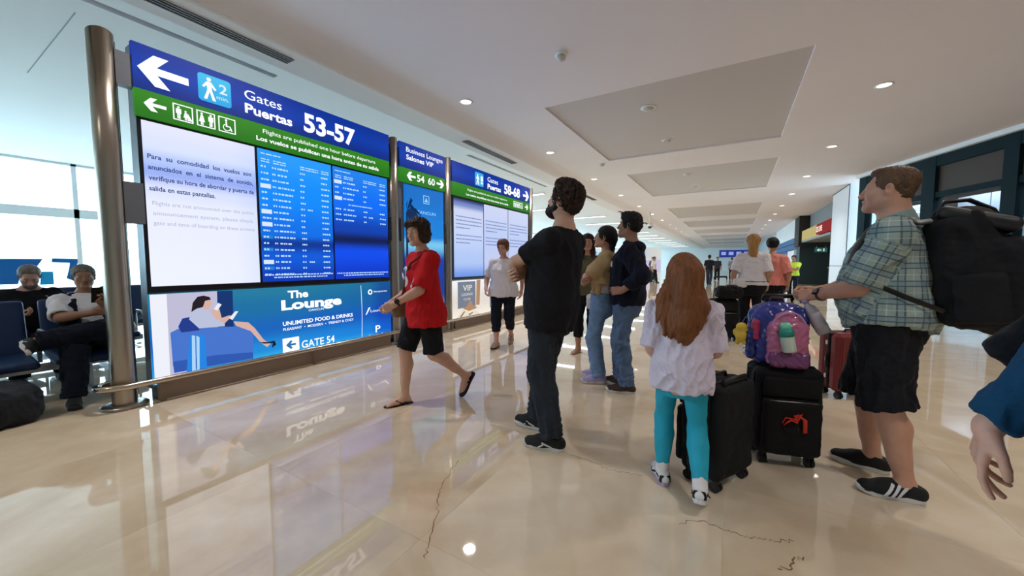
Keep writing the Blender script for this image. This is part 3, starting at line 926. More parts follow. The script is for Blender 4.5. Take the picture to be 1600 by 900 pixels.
for q, (dist, x, y) in enumerate(near):
    if q < 280:
        t = link('tile', tile_me, floor, (x, y, 0))
    else:
        field.add([(x+.0008, y+.0008, 0), (x+TS-.0008, y+.0008, 0), (x+TS-.0008, y+TS-.0008, 0), (x+.0008, y+TS-.0008, 0)], [(0, 1, 2, 3)])
ff = field.build('tile_field', M_marble, floor); ff['kind'] = 'stuff'
# hairline cracks in the slabs
M_crack = mat('crack_filler', rgb(120, 92, 66), .5)
def crack(pts, w, seed):
    r = random.Random(seed); P = []
    for (a, b) in zip(pts[:-1], pts[1:]):
        n = 7
        for i in range(n):
            t = i/n; P.append(Vector((a[0]+(b[0]-a[0])*t, a[1]+(b[1]-a[1])*t, 0)))
    P.append(Vector((*pts[-1], 0)))
    V = []; F = []
    for i, p in enumerate(P):
        t = (P[min(i+1, len(P)-1)]-P[max(i-1, 0)]).normalized(); s = Vector((-t.y, t.x, 0))
        j = s*r.uniform(-.012, .012); ww = w*r.uniform(.4, 1.2)
        V += [tuple(p+j-s*ww+Vector((0,0,.0006))), tuple(p+j+s*ww+Vector((0,0,.0006)))]
    for i in range(len(P)-1): F.append((2*i, 2*i+1, 2*i+3, 2*i+2))
    return MB().add(V, F).build('floor_crack', M_crack, floor)
crack([(-1.48, 1.84), (-1.42, 1.62), (-1.36, 1.50), (-1.25, 1.37), (-1.17, 1.22), (-1.10, 1.13)], .0022, 3)
crack([(-.19, 1.92), (-.10, 2.0), (.0, 1.98), (.08, 1.98), (.14, 2.0), (.2, 2.02), (.28, 2.06)], .0028, 4)
crack([(-.95, 2.28), (-.75, 2.26), (-.62, 2.22), (-.5, 2.24), (-.42, 2.26)], .0022, 6)
crack([(.20, 1.84), (.24, 1.86), (.26, 1.93), (.31, 1.96)], .004, 8)

# ------------------------------------------------------------------ ceilings
M_ceil = mat('ceiling_paint', rgb(232, 226, 230), .75, var=.02, vscale=.6)
M_hall = mat('hall_ceiling_paint', rgb(236, 238, 244), .6)
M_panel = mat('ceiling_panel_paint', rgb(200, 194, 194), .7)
CZ, BZ, HZ = 4.0, 3.86, 4.05
PAN = [(-2.97, .80, 6.15, 10.15), (-2.95, .93, 12.0, 16.4), (-2.95, 1.05, 20.4, 25.1), (-2.95, 1.1, 27.3, 31.8), (-2.95, 1.1, 34.5, 39), (-2.95, 1.1, 41.5, 46), (-2.95, 1.1, 48.5, 53), (-2.95, 1.1, 56, 60.5)]
cb = MB()
ys = [-20]
for p in PAN: ys += [p[2], p[3]]
ys.append(76)
for i in range(len(ys)-1):
    y0, y1 = ys[i], ys[i+1]
    if i % 2 == 0: cb.box(-4.25, 8.2, y0, y1, CZ, CZ+.25)
    else:
        p = PAN[i//2]
        cb.box(-4.25, p[0], y0, y1, CZ, CZ+.25); cb.box(p[1], 8.2, y0, y1, CZ, CZ+.25)
# lower band along the seating hall with its soft cove
prof = []
for t in np.linspace(0, 1, 13):
    a = t*pi/2
    prof.append((-4.75+.5*t, BZ+(CZ-BZ)*(sin(a)**1.6)))
poly = [(-5.30, BZ)]+prof+[(-4.25, CZ+.25), (-5.30, CZ+.25)]
cb.prism([(x, z) for x, z in poly], 20, -76, 0, axis='y')
ceiling = structure('ceiling', cb, M_ceil, 'pale painted concourse ceiling with recessed panels and a soft cove')
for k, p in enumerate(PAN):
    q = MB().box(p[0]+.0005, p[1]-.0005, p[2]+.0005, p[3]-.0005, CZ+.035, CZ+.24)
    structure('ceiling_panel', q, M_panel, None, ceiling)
hb_ = MB().box(-16.4, -6.05, -20, 76, HZ, HZ+.2).box(-5.93, -5.30, -20, 76, HZ, HZ+.2).box(-6.05, -5.93, -20, .4, HZ, HZ+.2)
hb_.box(-6.05, -5.93, 3.2, 7.9, HZ, HZ+.2).box(-6.05, -5.93, 12.6, 76, HZ, HZ+.2)
ceiling2 = structure('ceiling_hall', hb_, M_hall, 'bright ceiling over the seating hall beyond the boards')
M_slot = mat('slot_dark', rgb(70, 78, 82), .6)
MB().box(-6.05, -5.93, .4, 3.2, HZ+.06, HZ+.1).box(-6.05, -5.93, 7.9, 12.6, HZ+.06, HZ+.1).build('slot_diffuser', M_slot, ceiling2)
# faint joint lines of the hall ceiling
MB().box(-9.0, -6.4, 1.28, 1.29, HZ-.003, HZ).box(-16, -9, 4.0, 4.012, HZ-.003, HZ).build('ceiling_joint', mat('joint_grey', rgb(150,170,178), .7), ceiling2)

# air grilles in the band
M_grille = mat('grille_grey', rgb(92, 84, 82), .5); M_gdark = mat('grille_dark', rgb(26, 22, 22), .8)
for (y0, y1, lab) in ((-.5, 2.86, 'long slotted air grille in the ceiling band above the first big flight board'), (6.5, 8.6, 'slotted air grille in the ceiling band above the third board'),
                      (12.6, 15.2, 'first slotted air grille in the ceiling band past the boards'), (19, 21.4, 'second slotted air grille in the ceiling band past the boards'), (25, 28, 'farthest slotted air grille in the ceiling band')):
    g = thing('air_grille', lab, 'air grille', (-5.0, (y0+y1)/2, BZ-.001), 0, 'air grilles in the ceiling band')
    h = (y1-y0)/2
    MB().box(-.075, .075, -h, h, -.004, .0).build('backing', M_gdark, g)
    for x in (-.0705, -.0235, .0235, .0705): MB().box(x-.010, x+.010, -h, h, -.012, -.004).build('slat', M_grille, g)

# downlights: a trim ring, a glowing disc, and the lamp itself
M_trim = mat('lamp_trim', rgb(238, 238, 236), .4); M_disc = glow('lamp_disc', rgb(255, 246, 230), 6.0)
lamp = bpy.data.lights.new('downlight_lamp', 'AREA'); lamp.shape = 'DISK'; lamp.size = .19; lamp.energy = LAMP_W; lamp.color = (1.0, .95, .90); lamp.spread = radians(125)
ring = [(.085, .0), (.115, .0), (.118, -.006), (.092, -.010), (.085, -.004)]
def downlight(x, y, label):
    t = thing('downlight', label, 'ceiling light', (x, y, CZ), 0, 'round downlights of the concourse ceiling')
    o = thing_parts.get('dl')
    if o is None:
        b = MB(); n = 24; V = []; F = []
        for r, z in ring:
            for k in range(n): V.append((r*cos(2*pi*k/n), r*sin(2*pi*k/n), z))
        for i in range(5):
            for k in range(n): F.append((i*n+k, ((i+1) % 5)*n+k, ((i+1) % 5)*n+(k+1) % n, i*n+(k+1) % n))
        b.add(V, F, 0, True); me1 = mesh('trim_ring', b.v, b.f, M_trim, None, True)
        b = MB().cyl((0, 0), .087, -.003, .0, 20); me2 = mesh('lamp_disc', b.v, b.f, M_disc)
        o = thing_parts['dl'] = (me1, me2)
    link('trim_ring', o[0], t); link('lamp_disc', o[1], t)
    l = bpy.data.objects.new('lamp', lamp); COL.objects.link(l); l.parent = t; l.location = (0, 0, -.03)
thing_parts = {}
ordn = ['first', 'second', 'third', 'fourth', 'fifth', 'sixth', 'seventh', 'eighth', 'ninth', 'tenth', 'eleventh', 'twelfth', 'thirteenth', 'fourteenth', 'fifteenth', 'sixteenth']
for i in range(14):
    y = 5.24+3.4*(i-2)
    lab = 'round downlight overhead near the camera, %s before the board-side row enters view' % ordn[1-i] if i < 2 else 'round ceiling downlight of the row nearest the flight boards, %s in view from the camera' % ordn[i-2]
    downlight(-4.0, y, lab)
for i in range(14):
    y = 8.03+3.52*(i-3)
    lab = 'round downlight overhead near the camera, %s before the shop-side row enters view' % ordn[2-i] if i < 3 else 'round ceiling downlight of the row nearest the shops, %s in view from the camera' % ordn[i-3]
    downlight(1.9, y, lab)
for i, (x, y) in enumerate(((-.8, -2.6), (-1.2, 1.2))): pass

# smoke detectors, speakers and a dome camera
M_wp = mat('white_plastic', rgb(232, 230, 226), .4)
def ceiling_disc(name, label, x, y, r, d, z=CZ):
    t = thing(name, label, 'ceiling fitting', (x, y, z))
    MB().lathe([(r*1.1, 0), (r*1.1, -d*.25), (r, -d*.35)], n=20).build('base', M_wp, t)
    MB().lathe([(r*.8, -d*.35), (r*.72, -d*.8), (r*.35, -d), (.002, -d)], n=20).build('sensor_cap', mat('grey_plastic', rgb(196, 192, 188), .5), t)
ceiling_disc('smoke_detector', 'small white smoke detector on bare ceiling nearest the camera', -2.03, 4.71, .075, .09)
ceiling_disc('ceiling_speaker', 'round white fitting in the nearest recessed panel, front one', -1.40, 7.15, .12, .05, CZ+.035)
ceiling_disc('ceiling_speaker', 'round white fitting in the nearest recessed panel, rear one', -1.38, 9.2, .11, .05, CZ+.035)
ceiling_disc('ceiling_speaker', 'round white fitting in the second recessed panel, front one', -1.32, 13.0, .12, .05, CZ+.035)
ceiling_disc('ceiling_speaker', 'round white fitting in the second recessed panel, rear one', -1.30, 15.2, .11, .05, CZ+.035)
ceiling_disc('smoke_detector', 'white smoke detector between the second and third board-side downlights', -3.2, 10.3, .075, .08)
t = thing('dome_camera', 'white dome security camera hanging from a short ceiling pole beyond the watchers', 'security camera', (-3.95, 21.3, CZ))
MB().cyl((0, 0), .035, -.62, 0, 12).build('pole', M_wp, t)
MB().lathe([(.10, -.60), (.13, -.64), (.13, -.74), (.11, -.76)], n=18).build('housing', M_wp, t)
MB().lathe([(.105, -.76), (.09, -.83), (.05, -.87), (.002, -.88)], n=18).build('dome', mat('smoked_dome', (.02, .02, .025), .1), t)

# ------------------------------------------------------------------ walls out of sight that close the place, and the far end
M_wall = mat('wall_paint', rgb(214, 210, 206), .7)
structure('wall_back', MB().box(-16.4, 8.2, -20.2, -20, 0, 4.4), M_wall, 'plain wall of the concourse behind the camera')
structure('wall_far', MB().box(-16.4, 8.2, 76, 76.2, 0, 4.4), mat('far_wall_white', rgb(236, 240, 242), .6), 'pale wall closing the far end of the concourse')

# ------------------------------------------------------------------ window wall of the seating hall
WX = -16.2
M_frame = mat('window_frame_alu', rgb(226, 232, 238), .5)
M_glass = thin_glass('window_glass', (.95, .99, 1.0))
Y_m = [-5.9-1.48*i for i in range(9, 0, -1)]+[-5.9, -4.42, -2.94, -1.46, .02, 1.50, 2.98, 4.46, 5.94, 7.42]
Y_m += [7.42+2.2*i for i in range(1, 32)]
wf = MB()
for y in Y_m: wf.box(WX-.07, WX+.07, y-.05, y+.05, 0, HZ)
wf.box(WX-.07, WX+.07, -20, 76, 2.54, 2.79).box(WX-.07, WX+.07, -20, 76, 0, .12).box(WX-.07, WX+.07, -20, 76, HZ-.06, HZ)
win = structure('window_1', wf, M_frame, 'tall glazed wall of the seating hall with pale mullions and a wide transom')
yy = [-20]+Y_m+[76]
for i in range(len(yy)-1):
    if yy[i+1]-yy[i] < .2: continue
    for z0, z1 in ((.12, 2.54), (2.79, HZ-.06)):
        if yy[i] > 10: continue
        MB().box(WX-.012, WX+.012, yy[i]+.05, yy[i+1]-.05, z0, z1).build('pane', M_glass, win)
gp = MB()
for z0, z1 in ((.12, 2.54), (2.79, HZ-.06)): gp.box(WX-.012, WX+.012, yy[24], 76, z0, z1)
gp.build('pane', M_glass, win)
# blue lettering on the glass
def wz(z): return (z-1.27)*1.157+1.27
M_decal = mat('blue_decal', rgb(0, 88, 160), .4); M_decal2 = mat('light_blue_decal', rgb(0, 132, 188), .4)
def decal(pts, m):
    b = MB(); b.prism([(p[0]*1.157, wz(p[1])) for p in pts], WX+.05, WX+.06, 0, None, 'x'); o = b.build('window_decal', m, win); return o
decal([(1.36, 1.365), (1.99, 1.365), (1.90, 1.19), (1.68, 1.17), (1.61, .79), (1.36, .79)], M_decal)
decal([(2.13, 1.385), (2.55, 1.37), (2.49, 1.10), (2.43, .84), (2.33, .90), (2.38, 1.12), (2.40, 1.27), (2.12, 1.29)], M_decal)
decal([(1.95, 1.07), (2.13, 1.07), (2.13, .76), (1.92, .76)], M_decal2)
# apron outside
structure('exterior_apron', MB().box(-120, -16.5, -60, 140, -1.4, -1.2), mat('apron_concrete', rgb(200, 204, 204), .8, var=.06, vscale=.2), 'sunlit pale concrete apron beyond the windows')
structure('exterior_terminal', MB().box(-92, -80, -40, 30, -1.2, 3.4), mat('far_terminal_wall', rgb(206, 224, 228), .8), 'low pale building across the apron')

# linear lights across the hall ceiling, far down the hall
M_strip = glow('strip_light_face', rgb(244, 250, 255), 4.0)
lamp2 = bpy.data.lights.new('strip_lamp', 'AREA'); lamp2.shape = 'RECTANGLE'; lamp2.size = 2.6; lamp2.size_y = .16; lamp2.energy = STRIP_W; lamp2.color = (.92, .97, 1.0)
for i, y in enumerate((13.6, 17.6, 21.9, 26.0, 30.5, 35, 39.5, 44, 49, 54, 59, 64, 69)):
    t = thing('linear_light', 'white linear ceiling light across the seating hall, %s from the boards' % (ordn[i]), 'ceiling light', (-7.9, y, HZ-.001), 0, 'linear lights of the hall ceiling')
    MB().box(-1.35, 1.35, -.11, .11, -.05, 0).build('housing', M_wp, t)
    MB().box(-1.32, 1.32, -.085, .085, -.056, -.051).build('diffuser', M_strip, t)
    l = bpy.data.objects.new('lamp', lamp2); COL.objects.link(l); l.parent = t; l.location = (0, 0, -.08)

# ------------------------------------------------------------------ shop side: angled glazed front, white column, cafe, far shops
M_teal = mat('teal_frame_metal', rgb(14, 36, 43), .65, spec=.15)
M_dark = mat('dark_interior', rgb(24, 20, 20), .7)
M_brown = mat('brown_bulkhead', rgb(58, 44, 36), .6)
M_pale = mat('frosted_panel', rgb(176, 184, 200), .35)
M_white = mat('white_panel', rgb(226, 232, 238), .35)
A = Vector((3.93, 14.3, 0)); du = Vector((.352, -.936, 0)); du.normalize()
ang = math.atan2(du.y, du.x)
front = thing('storefront', 'dark teal framed glazed shop front behind the man with the backpack', 'shop front', tuple(A), ang)
# local x runs along the front towards the camera side, local +y is into the shop
fr = MB()
fr.box(-1.6, 8.6, -.05, .10, 3.64, 3.9)
for x0, x1 in ((-1.6, -1.3), (.60, .95), (2.46, 2.74), (4.5, 4.8), (6.5, 6.8), (8.3, 8.6)): fr.box(x0, x1, -.06, .14, 0, 3.9)
fr.box(-1.6, 8.6, -.03, .10, 2.88, 3.02)
fr.box(-1.6, 8.6, -.03, .10, 0, .22)
fr.build('frame', M_teal, front)
MB().box(-1.6, 8.6, -.16, -.05, 3.90, 4.0).build('top_trim', M_white, front)
gl = thin_glass('shop_glass', (.86, .92, .95))
lamp3 = bpy.data.lights.new('added_display_fill', 'AREA'); lamp3.shape = 'RECTANGLE'; lamp3.size = 1.2; lamp3.size_y = .08; lamp3.energy = 9; lamp3.color = (.9, .95, 1.0)  # added fill behind the glass, only to brighten the pale display panels
for x0, x1 in ((-1.3, .60), (.95, 2.46), (2.74, 4.5), (4.8, 6.5), (6.8, 8.3)):
    MB().box(x0, x1, .02, .035, .22, 2.88).build('pane', gl, front)
    MB().box(x0, x1, .02, .05, 3.02, 3.64).build('transom_panel', M_brown, front)
    for i in range(2):
        w = (x1-x0)/2
        MB().box(x0+i*w+.012, x0+(i+1)*w-.012, .45, .48, .30, 2.86).build('display_panel', M_pale, front)
    MB().box(x0+.1, x1-.1, .10, .16, 2.96, 3.02).build('added_glow_strip', M_strip, front)  # made-up glowing strip that goes with the added fill
    l = bpy.data.objects.new('lamp', lamp3); COL.objects.link(l); l.parent = front; l.location = ((x0+x1)/2, .16, 2.94); l.rotation_euler = (radians(18), 0, 0)
    MB().box(x0, x1, .30, .44, .22, .34).build('display_plinth', mat('blue_plinth', rgb(52, 120, 150), .5), front)
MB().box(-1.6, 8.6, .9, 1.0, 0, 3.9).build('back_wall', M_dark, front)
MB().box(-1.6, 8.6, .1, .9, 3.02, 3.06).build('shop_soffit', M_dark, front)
structure('wall_right', MB().box(6.9, 7.1, -20, 7.2, 0, 4.2), M_wall, 'plain wall on the shop side beside the camera')
# the white column
t = thing('white_column', 'tall white panelled column standing beyond the head of the backpack man', 'column', (3.37, 17.2, 0))
MB().box(0, .8, 0, 2.55, 0, 4.0).build('shaft', M_white, t)
MB().box(-.012, .006, -.012, .02, 0, 4.0).build('corner_trim', mat('seam_dark', rgb(44, 56, 64), .5), t)
MB().box(-.008, 0, 0, 2.55, 1.15, 1.17).box(-.008, 0, 0, 2.55, 3.97, 4.0).build('panel_seam', mat('seam_dark', rgb(44, 56, 64), .5), t)
# cafe recess
cafe = thing('cafe', 'dark cafe with yellow and red sign band and lit shelves past the white column', 'shop', (3.37, 19.8, 0))
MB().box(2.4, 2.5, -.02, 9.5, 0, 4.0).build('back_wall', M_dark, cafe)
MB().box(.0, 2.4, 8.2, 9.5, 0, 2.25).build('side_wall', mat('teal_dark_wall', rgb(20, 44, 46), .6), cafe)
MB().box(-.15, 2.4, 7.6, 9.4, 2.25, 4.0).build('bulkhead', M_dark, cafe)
MB().box(.35, 2.4, -.02, 7.6, 3.25, 4.0).build('upper_panel', mat('grey_panel', rgb(120, 130, 134), .5), cafe)
sb = MB().box(.0, .12, .1, 3.2, 2.62, 3.1).build('sign_red', glow('sign_red', rgb(150, 40, 44), .8), cafe)
MB().box(.0, .12, 3.2, 7.6, 2.55, 3.1).build('sign_yellow', glow('sign_yellow', rgb(206, 190, 126), .8), cafe)
MB().box(.0, 2.4, .1, 7.6, 2.45, 2.55).build('soffit', mat('grey_panel', rgb(120, 130, 134), .5), cafe)
me = text_mesh('DE CAFE', .34, .012)
o = link('sign_lettering', me, cafe, (-.006, 3.15, 2.74), (radians(90), 0, radians(-90))); me.materials.append(glow('sign_letter', rgb(250, 226, 214), 1.3))
# shelves with goods
M_wood = mat('shelf_wood', rgb(120, 76, 42), .5)
for i in range(5):
    z = .75+i*.34
    MB().box(1.9, 2.35, .6, 7.4, z, z+.03).build('shelf', M_wood, cafe)
for i in range(4): MB().box(1.92, 1.96, .6, 7.4, 1.04+i*.34, 1.07+i*.34).build('shelf_light', glow('shelf_glow', rgb(255, 190, 110), 2.2), cafe)
_r = random.Random(5)
gcols = [rgb(170, 120, 70), rgb(190, 150, 100), rgb(140, 70, 40), rgb(205, 190, 160), rgb(110, 80, 60)]
MGOODS = [mat('goods_%d' % i, c, .6) for i, c in enumerate(gcols)]
where = ['lowest', 'second lowest', 'middle', 'second highest', 'highest']
for i in range(5):
    z = .78+i*.34; y = 20.7
    for j in range(10):
        w = _r.uniform(.34, .48); h = _r.uniform(.16, .27)
        b = MB().box(0, .28, 0, w, 0, h*.86, bev=.015)
        b.box(.06, .22, .05, w-.05, h*.86, h, 1)
        o = b.build('goods_box', [MGOODS[_r.randrange(5)], MGOODS[_r.randrange(5)]], None, (5.33, y, z)); y += w+.16
        props(o, '%s package from the near end of the %s lit cafe shelf' % (ordn[j], where[i]), 'package', 'goods on the %s cafe shelf' % where[i])
counter = thing('cafe_counter', 'brown counter in front of the lit cafe shelves', 'counter', (4.4, 21.5, 0))
MB().box(0, .6, 0, 4.5, 0, 1.0, bev=.01).build('cabinet', M_brown, counter); MB().box(-.04, .64, -.04, 4.54, 1.0, 1.05, bev=.01).build('worktop', mat('counter_top', rgb(150, 130, 110), .3), counter)
# green exit sign
t = thing('exit_sign', 'small green emergency exit sign hanging in the cafe entrance', 'exit sign', (4.3, 27.6, 2.02))
MB().box(-.28, .28, 0, .04, -.13, .13).build('panel', glow('exit_green', rgb(40, 92, 84), .8), t)
MB().prism([(-.2, 0), (-.08, .09), (-.08, .03), (.02, .03), (.02, -.03), (-.08, -.03), (-.08, -.09)], .002, .006, 0, None, 'y').box(.1, .16, -.006, -.002, -.08, .08).build('pictogram', glow('exit_white', rgb(190, 220, 210), 1), t)
MB().cyl((-.2, .02), .008, .13, .225, 8).cyl((.2, .02), .008, .13, .225, 8).build('hanger', M_trim, t)
# the far shops past the cafe
sh = thing('blue_shop', 'blue and white shop front with wide white fascia past the cafe', 'shop', (3.25, 29.36, 0))
MB().box(0, 4, 0, 12, 2.85, 4.0).build('fascia', mat('white_fascia', rgb(226, 234, 238), .5), sh)
MB().box(.04, 4, 0, 12, 2.1, 2.85).build('sign_band', glow('blue_band', rgb(86, 128, 176), .75), sh)
MB().box(.0, .5, -.02, 3.2, 0, 2.1).build('pier', M_white, sh)
MB().box(.8, 1.0, 3.2, 12, 0, 2.1).build('display_wall', glow('blue_display', rgb(112, 150, 190), .6), sh)
MB().box(0, .04, 3.6, 4.6, 1.2, 1.7).build('poster', glow('poster_blue', rgb(60, 110, 170), .8), sh)
MB().box(-.05, 0, 0, 12, 2.08, 2.12).box(-.05, 0, 0, 12, 2.45, 2.48).build('band_trim', M_dark, sh)
structure('wall_right_far', MB().box(3.3, 7.5, 41.3, 76, 0, 4.0), mat('far_wall_grey', rgb(190, 198, 202), .6), 'grey wall of the concourse far past the shops')

# far left: gate kiosk with purple lit panels and a blue board, far down the hall
kx, ky = -8.6, 33.0
k = thing('gate_kiosk', 'lilac lit gate kiosk with blue sign far down the hall', 'kiosk', (kx, ky, 0), radians(10))
MB().box(-3.4, 3.4, 0, .3, 0, 2.6).build('body', M_wp, k)
for i in range(4): MB().box(-3.3+i*1.7, -1.75+i*1.7, -.03, 0, .2+(.3 if i > 1 else 0), 1.55).build('lit_panel', glow('lilac_%d' % (i % 2), (rgb(196, 176, 226), rgb(214, 204, 240))[i % 2], .85), k)
MB().box(-1.9, -.2, -.06, 0, 1.75, 2.25).build('sign_cyan', glow('kiosk_cyan', rgb(170, 226, 248), 1), k)
MB().box(-.15, 2.1, -.06, 0, 1.7, 2.3).build('sign_blue', glow('kiosk_blue', rgb(30, 84, 170), 1), k)
MB().box(-3.3, -1.95, -.06, 0, 1.7, 2.3).build('sign_lilac', glow('kiosk_lilac', rgb(170, 160, 220), .8), k)
t = thing('hanging_board', 'dark blue board with light letters hanging far away over the concourse', 'sign', (.2, 48, 1.9))
MB().box(-1.6, 1.6, 0, .15, 0, .8).build('panel', glow('far_board', rgb(40, 52, 140), .8), t)
for i in range(4): MB().box(-1.4+i*.72, -.95+i*.72, -.02, 0, .25, .6).build('lit_letter', glow('far_letter', rgb(150, 170, 240), .9), t)
MB().cyl((-1.3, .07), .02, .8, 2.1, 8).cyl((1.3, .07), .02, .8, 2.1, 8).build('hanger', M_trim, t)
# ------------------------------------------------------------------ flight information boards
BX = -4.59
M_steel = mat('brushed_steel', rgb(172, 160, 146), .28, metal=1.0, bump=.03, bscale=30, stretch=(40, 40, .6))
M_steel2 = mat('rail_steel', rgb(196, 180, 164), .22, metal=1.0)
M_grey = mat('board_side_grey', rgb(104, 108, 116), .45)
M_blackf = mat('board_black', rgb(14, 16, 28), .35)
M_kick = mat('kick_panel_taupe', rgb(132, 112, 96), .5)
M_w = glow('sign_white', rgb(250, 252, 255), 1.15)
BLUE = rgb(8, 44, 150); GREEN = rgb(40, 128, 22)

def panel_mat(name, stops, strength=1.0, axis=2, horiz=None):
    """backlit face whose picture runs through the given colours along its height"""
    m = bpy.data.materials.new(name); m.use_nodes = True; nt = m.node_tree; N = nt.nodes; Lk = nt.links; b = N['Principled BSDF']
    b.inputs['Base Color'].default_value = (.02, .02, .02, 1); b.inputs['Roughness'].default_value = .45; b.inputs['Specular IOR Level'].default_value = .02
    tc = N.new('ShaderNodeTexCoord'); sp = N.new('ShaderNodeSeparateXYZ'); Lk.new(tc.outputs['Generated'], sp.inputs[0])
    r = N.new('ShaderNodeValToRGB'); Lk.new(sp.outputs[axis], r.inputs[0]); r.color_ramp.interpolation = 'EASE'
    e = r.color_ramp.elements; e[0].position = stops[0][0]; e[0].color = stops[0][1]+(1,); e[1].position = stops[-1][0]; e[1].color = stops[-1][1]+(1,)
    for p, c in stops[1:-1]: x = e.new(p); x.color = c+(1,)
    out = r.outputs[0]
    if horiz:
        r2 = N.new('ShaderNodeValToRGB'); Lk.new(sp.outputs[0], r2.inputs[0]); e = r2.color_ramp.elements
        e[0].position = horiz[0][0]; e[0].color = horiz[0][1]+(1,); e[1].position = horiz[-1][0]; e[1].color = horiz[-1][1]+(1,)
        for p, c in horiz[1:-1]: x = e.new(p); x.color = c+(1,)
        mx = N.new('ShaderNodeMix'); mx.data_type = 'RGBA'; mx.blend_type = 'MULTIPLY'; mx.inputs['Factor'].default_value = 1
        Lk.new(out, mx.inputs['A']); Lk.new(r2.outputs[0], mx.inputs['B']); out = mx.outputs['Result']
    Lk.new(out, b.inputs['Emission Color']); b.inputs['Emission Strength'].default_value = strength
    return m

def lines(name, items, m, parent):
    """flat print, one part per line: (text, x0, x1, base height, cap height, boldness, depth)"""
    for s, x0, x1, z, cap, bold, y in items:
        size = cap/.69
        me = text_mesh(s, size, bold*size)
        xs = [v.co.x for v in me.vertices]; a, b = min(xs), max(xs); f = (x1-x0)/(b-a)
        V = [(x0+(v.co.x-a)*f, y, z+v.co.y) for v in me.vertices]
        F = [tuple(p.vertices) for p in me.polygons]
        bpy.data.meshes.remove(me)
        o = link(name, mesh(name, V, F, m), parent)
        if len(s) > 12: o['kind'] = 'stuff'
def shape(b, pts, y, mi=0, d=.003): b.prism(pts, -y-0, -y+d, mi, None, 'y') if False else b.prism(pts, -y, -y+d, mi, None, 'y'); return b
def arrow(cx, cz, w, h, left=True):
    s = -1 if left else 1; t = h*.21; n = h*.36
    P = [(w/2, 0), (w/2-n*1.15, h/2), (w/2-n*2.25, h/2), (w/2-n*1.35, t/2*1.15), (-w/2, t/2*1.15), (-w/2, -t/2*1.15), (w/2-n*1.35, -t/2*1.15), (w/2-n*2.25, -h/2), (w/2-n*1.15, -h/2)]
    return [(cx+s*x, cz+z) for x, z in P]
def man(b, x, z, h, y, skirt=False, walk=False):
    d = .003
    n = 12; r = h*.085
    b.prism([(x+r*cos(2*pi*i/n), z+h*.91+r*sin(2*pi*i/n)) for i in range(n)], y, y+d, 0, None, 'y')
    if walk:
        b.prism([(x-.09*h, z+.80*h), (x+.08*h, z+.80*h), (x+.10*h, z+.42*h), (x-.07*h, z+.42*h)], y, y+d, 0, None, 'y')
        b.prism([(x-.07*h, z+.44*h), (x+.03*h, z+.44*h), (x-.10*h, z), (x-.22*h, z)], y, y+d, 0, None, 'y')
        b.prism([(x+.0*h, z+.44*h), (x+.10*h, z+.44*h), (x+.24*h, z), (x+.12*h, z)], y, y+d, 0, None, 'y')
        b.prism([(x-.09*h, z+.80*h), (x-.05*h, z+.68*h), (x-.20*h, z+.50*h), (x-.27*h, z+.54*h)], y, y+d, 0, None, 'y')
        b.prism([(x+.08*h, z+.80*h), (x+.06*h, z+.66*h), (x+.22*h, z+.48*h), (x+.28*h, z+.53*h)], y, y+d, 0, None, 'y')
    elif skirt:
        b.prism([(x-.07*h, z+.80*h), (x+.07*h, z+.80*h), (x+.20*h, z+.26*h), (x-.20*h, z+.26*h)], y, y+d, 0, None, 'y')
        b.prism([(x-.09*h, z+.26*h), (x-.02*h, z+.26*h), (x-.02*h, z), (x-.09*h, z)], y, y+d, 0, None, 'y')
        b.prism([(x+.02*h, z+.26*h), (x+.09*h, z+.26*h), (x+.09*h, z), (x+.02*h, z)], y, y+d, 0, None, 'y')
    else:
        b.prism([(x-.17*h, z+.80*h), (x+.17*h, z+.80*h), (x+.17*h, z+.42*h), (x-.17*h, z+.42*h)], y, y+d, 0, None, 'y')
        b.prism([(x-.10*h, z+.42*h), (x-.015*h, z+.42*h), (x-.015*h, z), (x-.10*h, z)], y, y+d, 0, None, 'y')
        b.prism([(x+.015*h, z+.42*h), (x+.10*h, z+.42*h), (x+.10*h, z), (x+.015*h, z)], y, y+d, 0, None, 'y')
def frame2(b, x0, x1, z0, z1, w, y):
    for q in ((x0, x1, z0, z0+w), (x0, x1, z1-w, z1), (x0, x0+w, z0+w, z1-w), (x1-w, x1, z0+w, z1-w)): b.box(q[0], q[1], -y-.003, -y, q[2], q[3])
def rrect(x0, x1, z0, z1, r, n=5):
    P = []
    for cx, cz, a in ((x1-r, z1-r, 0), (x0+r, z1-r, 90), (x0+r, z0+r, 180), (x1-r, z0+r, 270)):
        for i in range(n+1): t = radians(a+90*i/n); P.append((cx+r*cos(t), cz+r*sin(t)))
    return P
def wheelchair(b, x, z, h, y):
    d = .003; n = 20
    b.tube([(x-.02*h+.27*h*cos(a), -y, z+.30*h+.27*h*sin(a)) for a in np.linspace(radians(120), radians(390), 18)], .035*h, 6)
    r = .085*h
    b.prism([(x-.06*h+r*cos(2*pi*i/n), z+.93*h+r*sin(2*pi*i/n)) for i in range(n)], y, y+d, 0, None, 'y')
    b.prism([(x-.11*h, z+.82*h), (x-.01*h, z+.82*h), (x+.02*h, z+.36*h), (x-.10*h, z+.36*h)], y, y+d, 0, None, 'y')
    b.prism([(x, z+.45*h), (x+.26*h, z+.45*h), (x+.26*h, z+.36*h), (x, z+.36*h)], y, y+d, 0, None, 'y')
    b.prism([(x+.18*h, z+.42*h), (x+.27*h, z+.42*h), (x+.40*h, z+.06*h), (x+.30*h, z+.04*h)], y, y+d, 0, None, 'y')

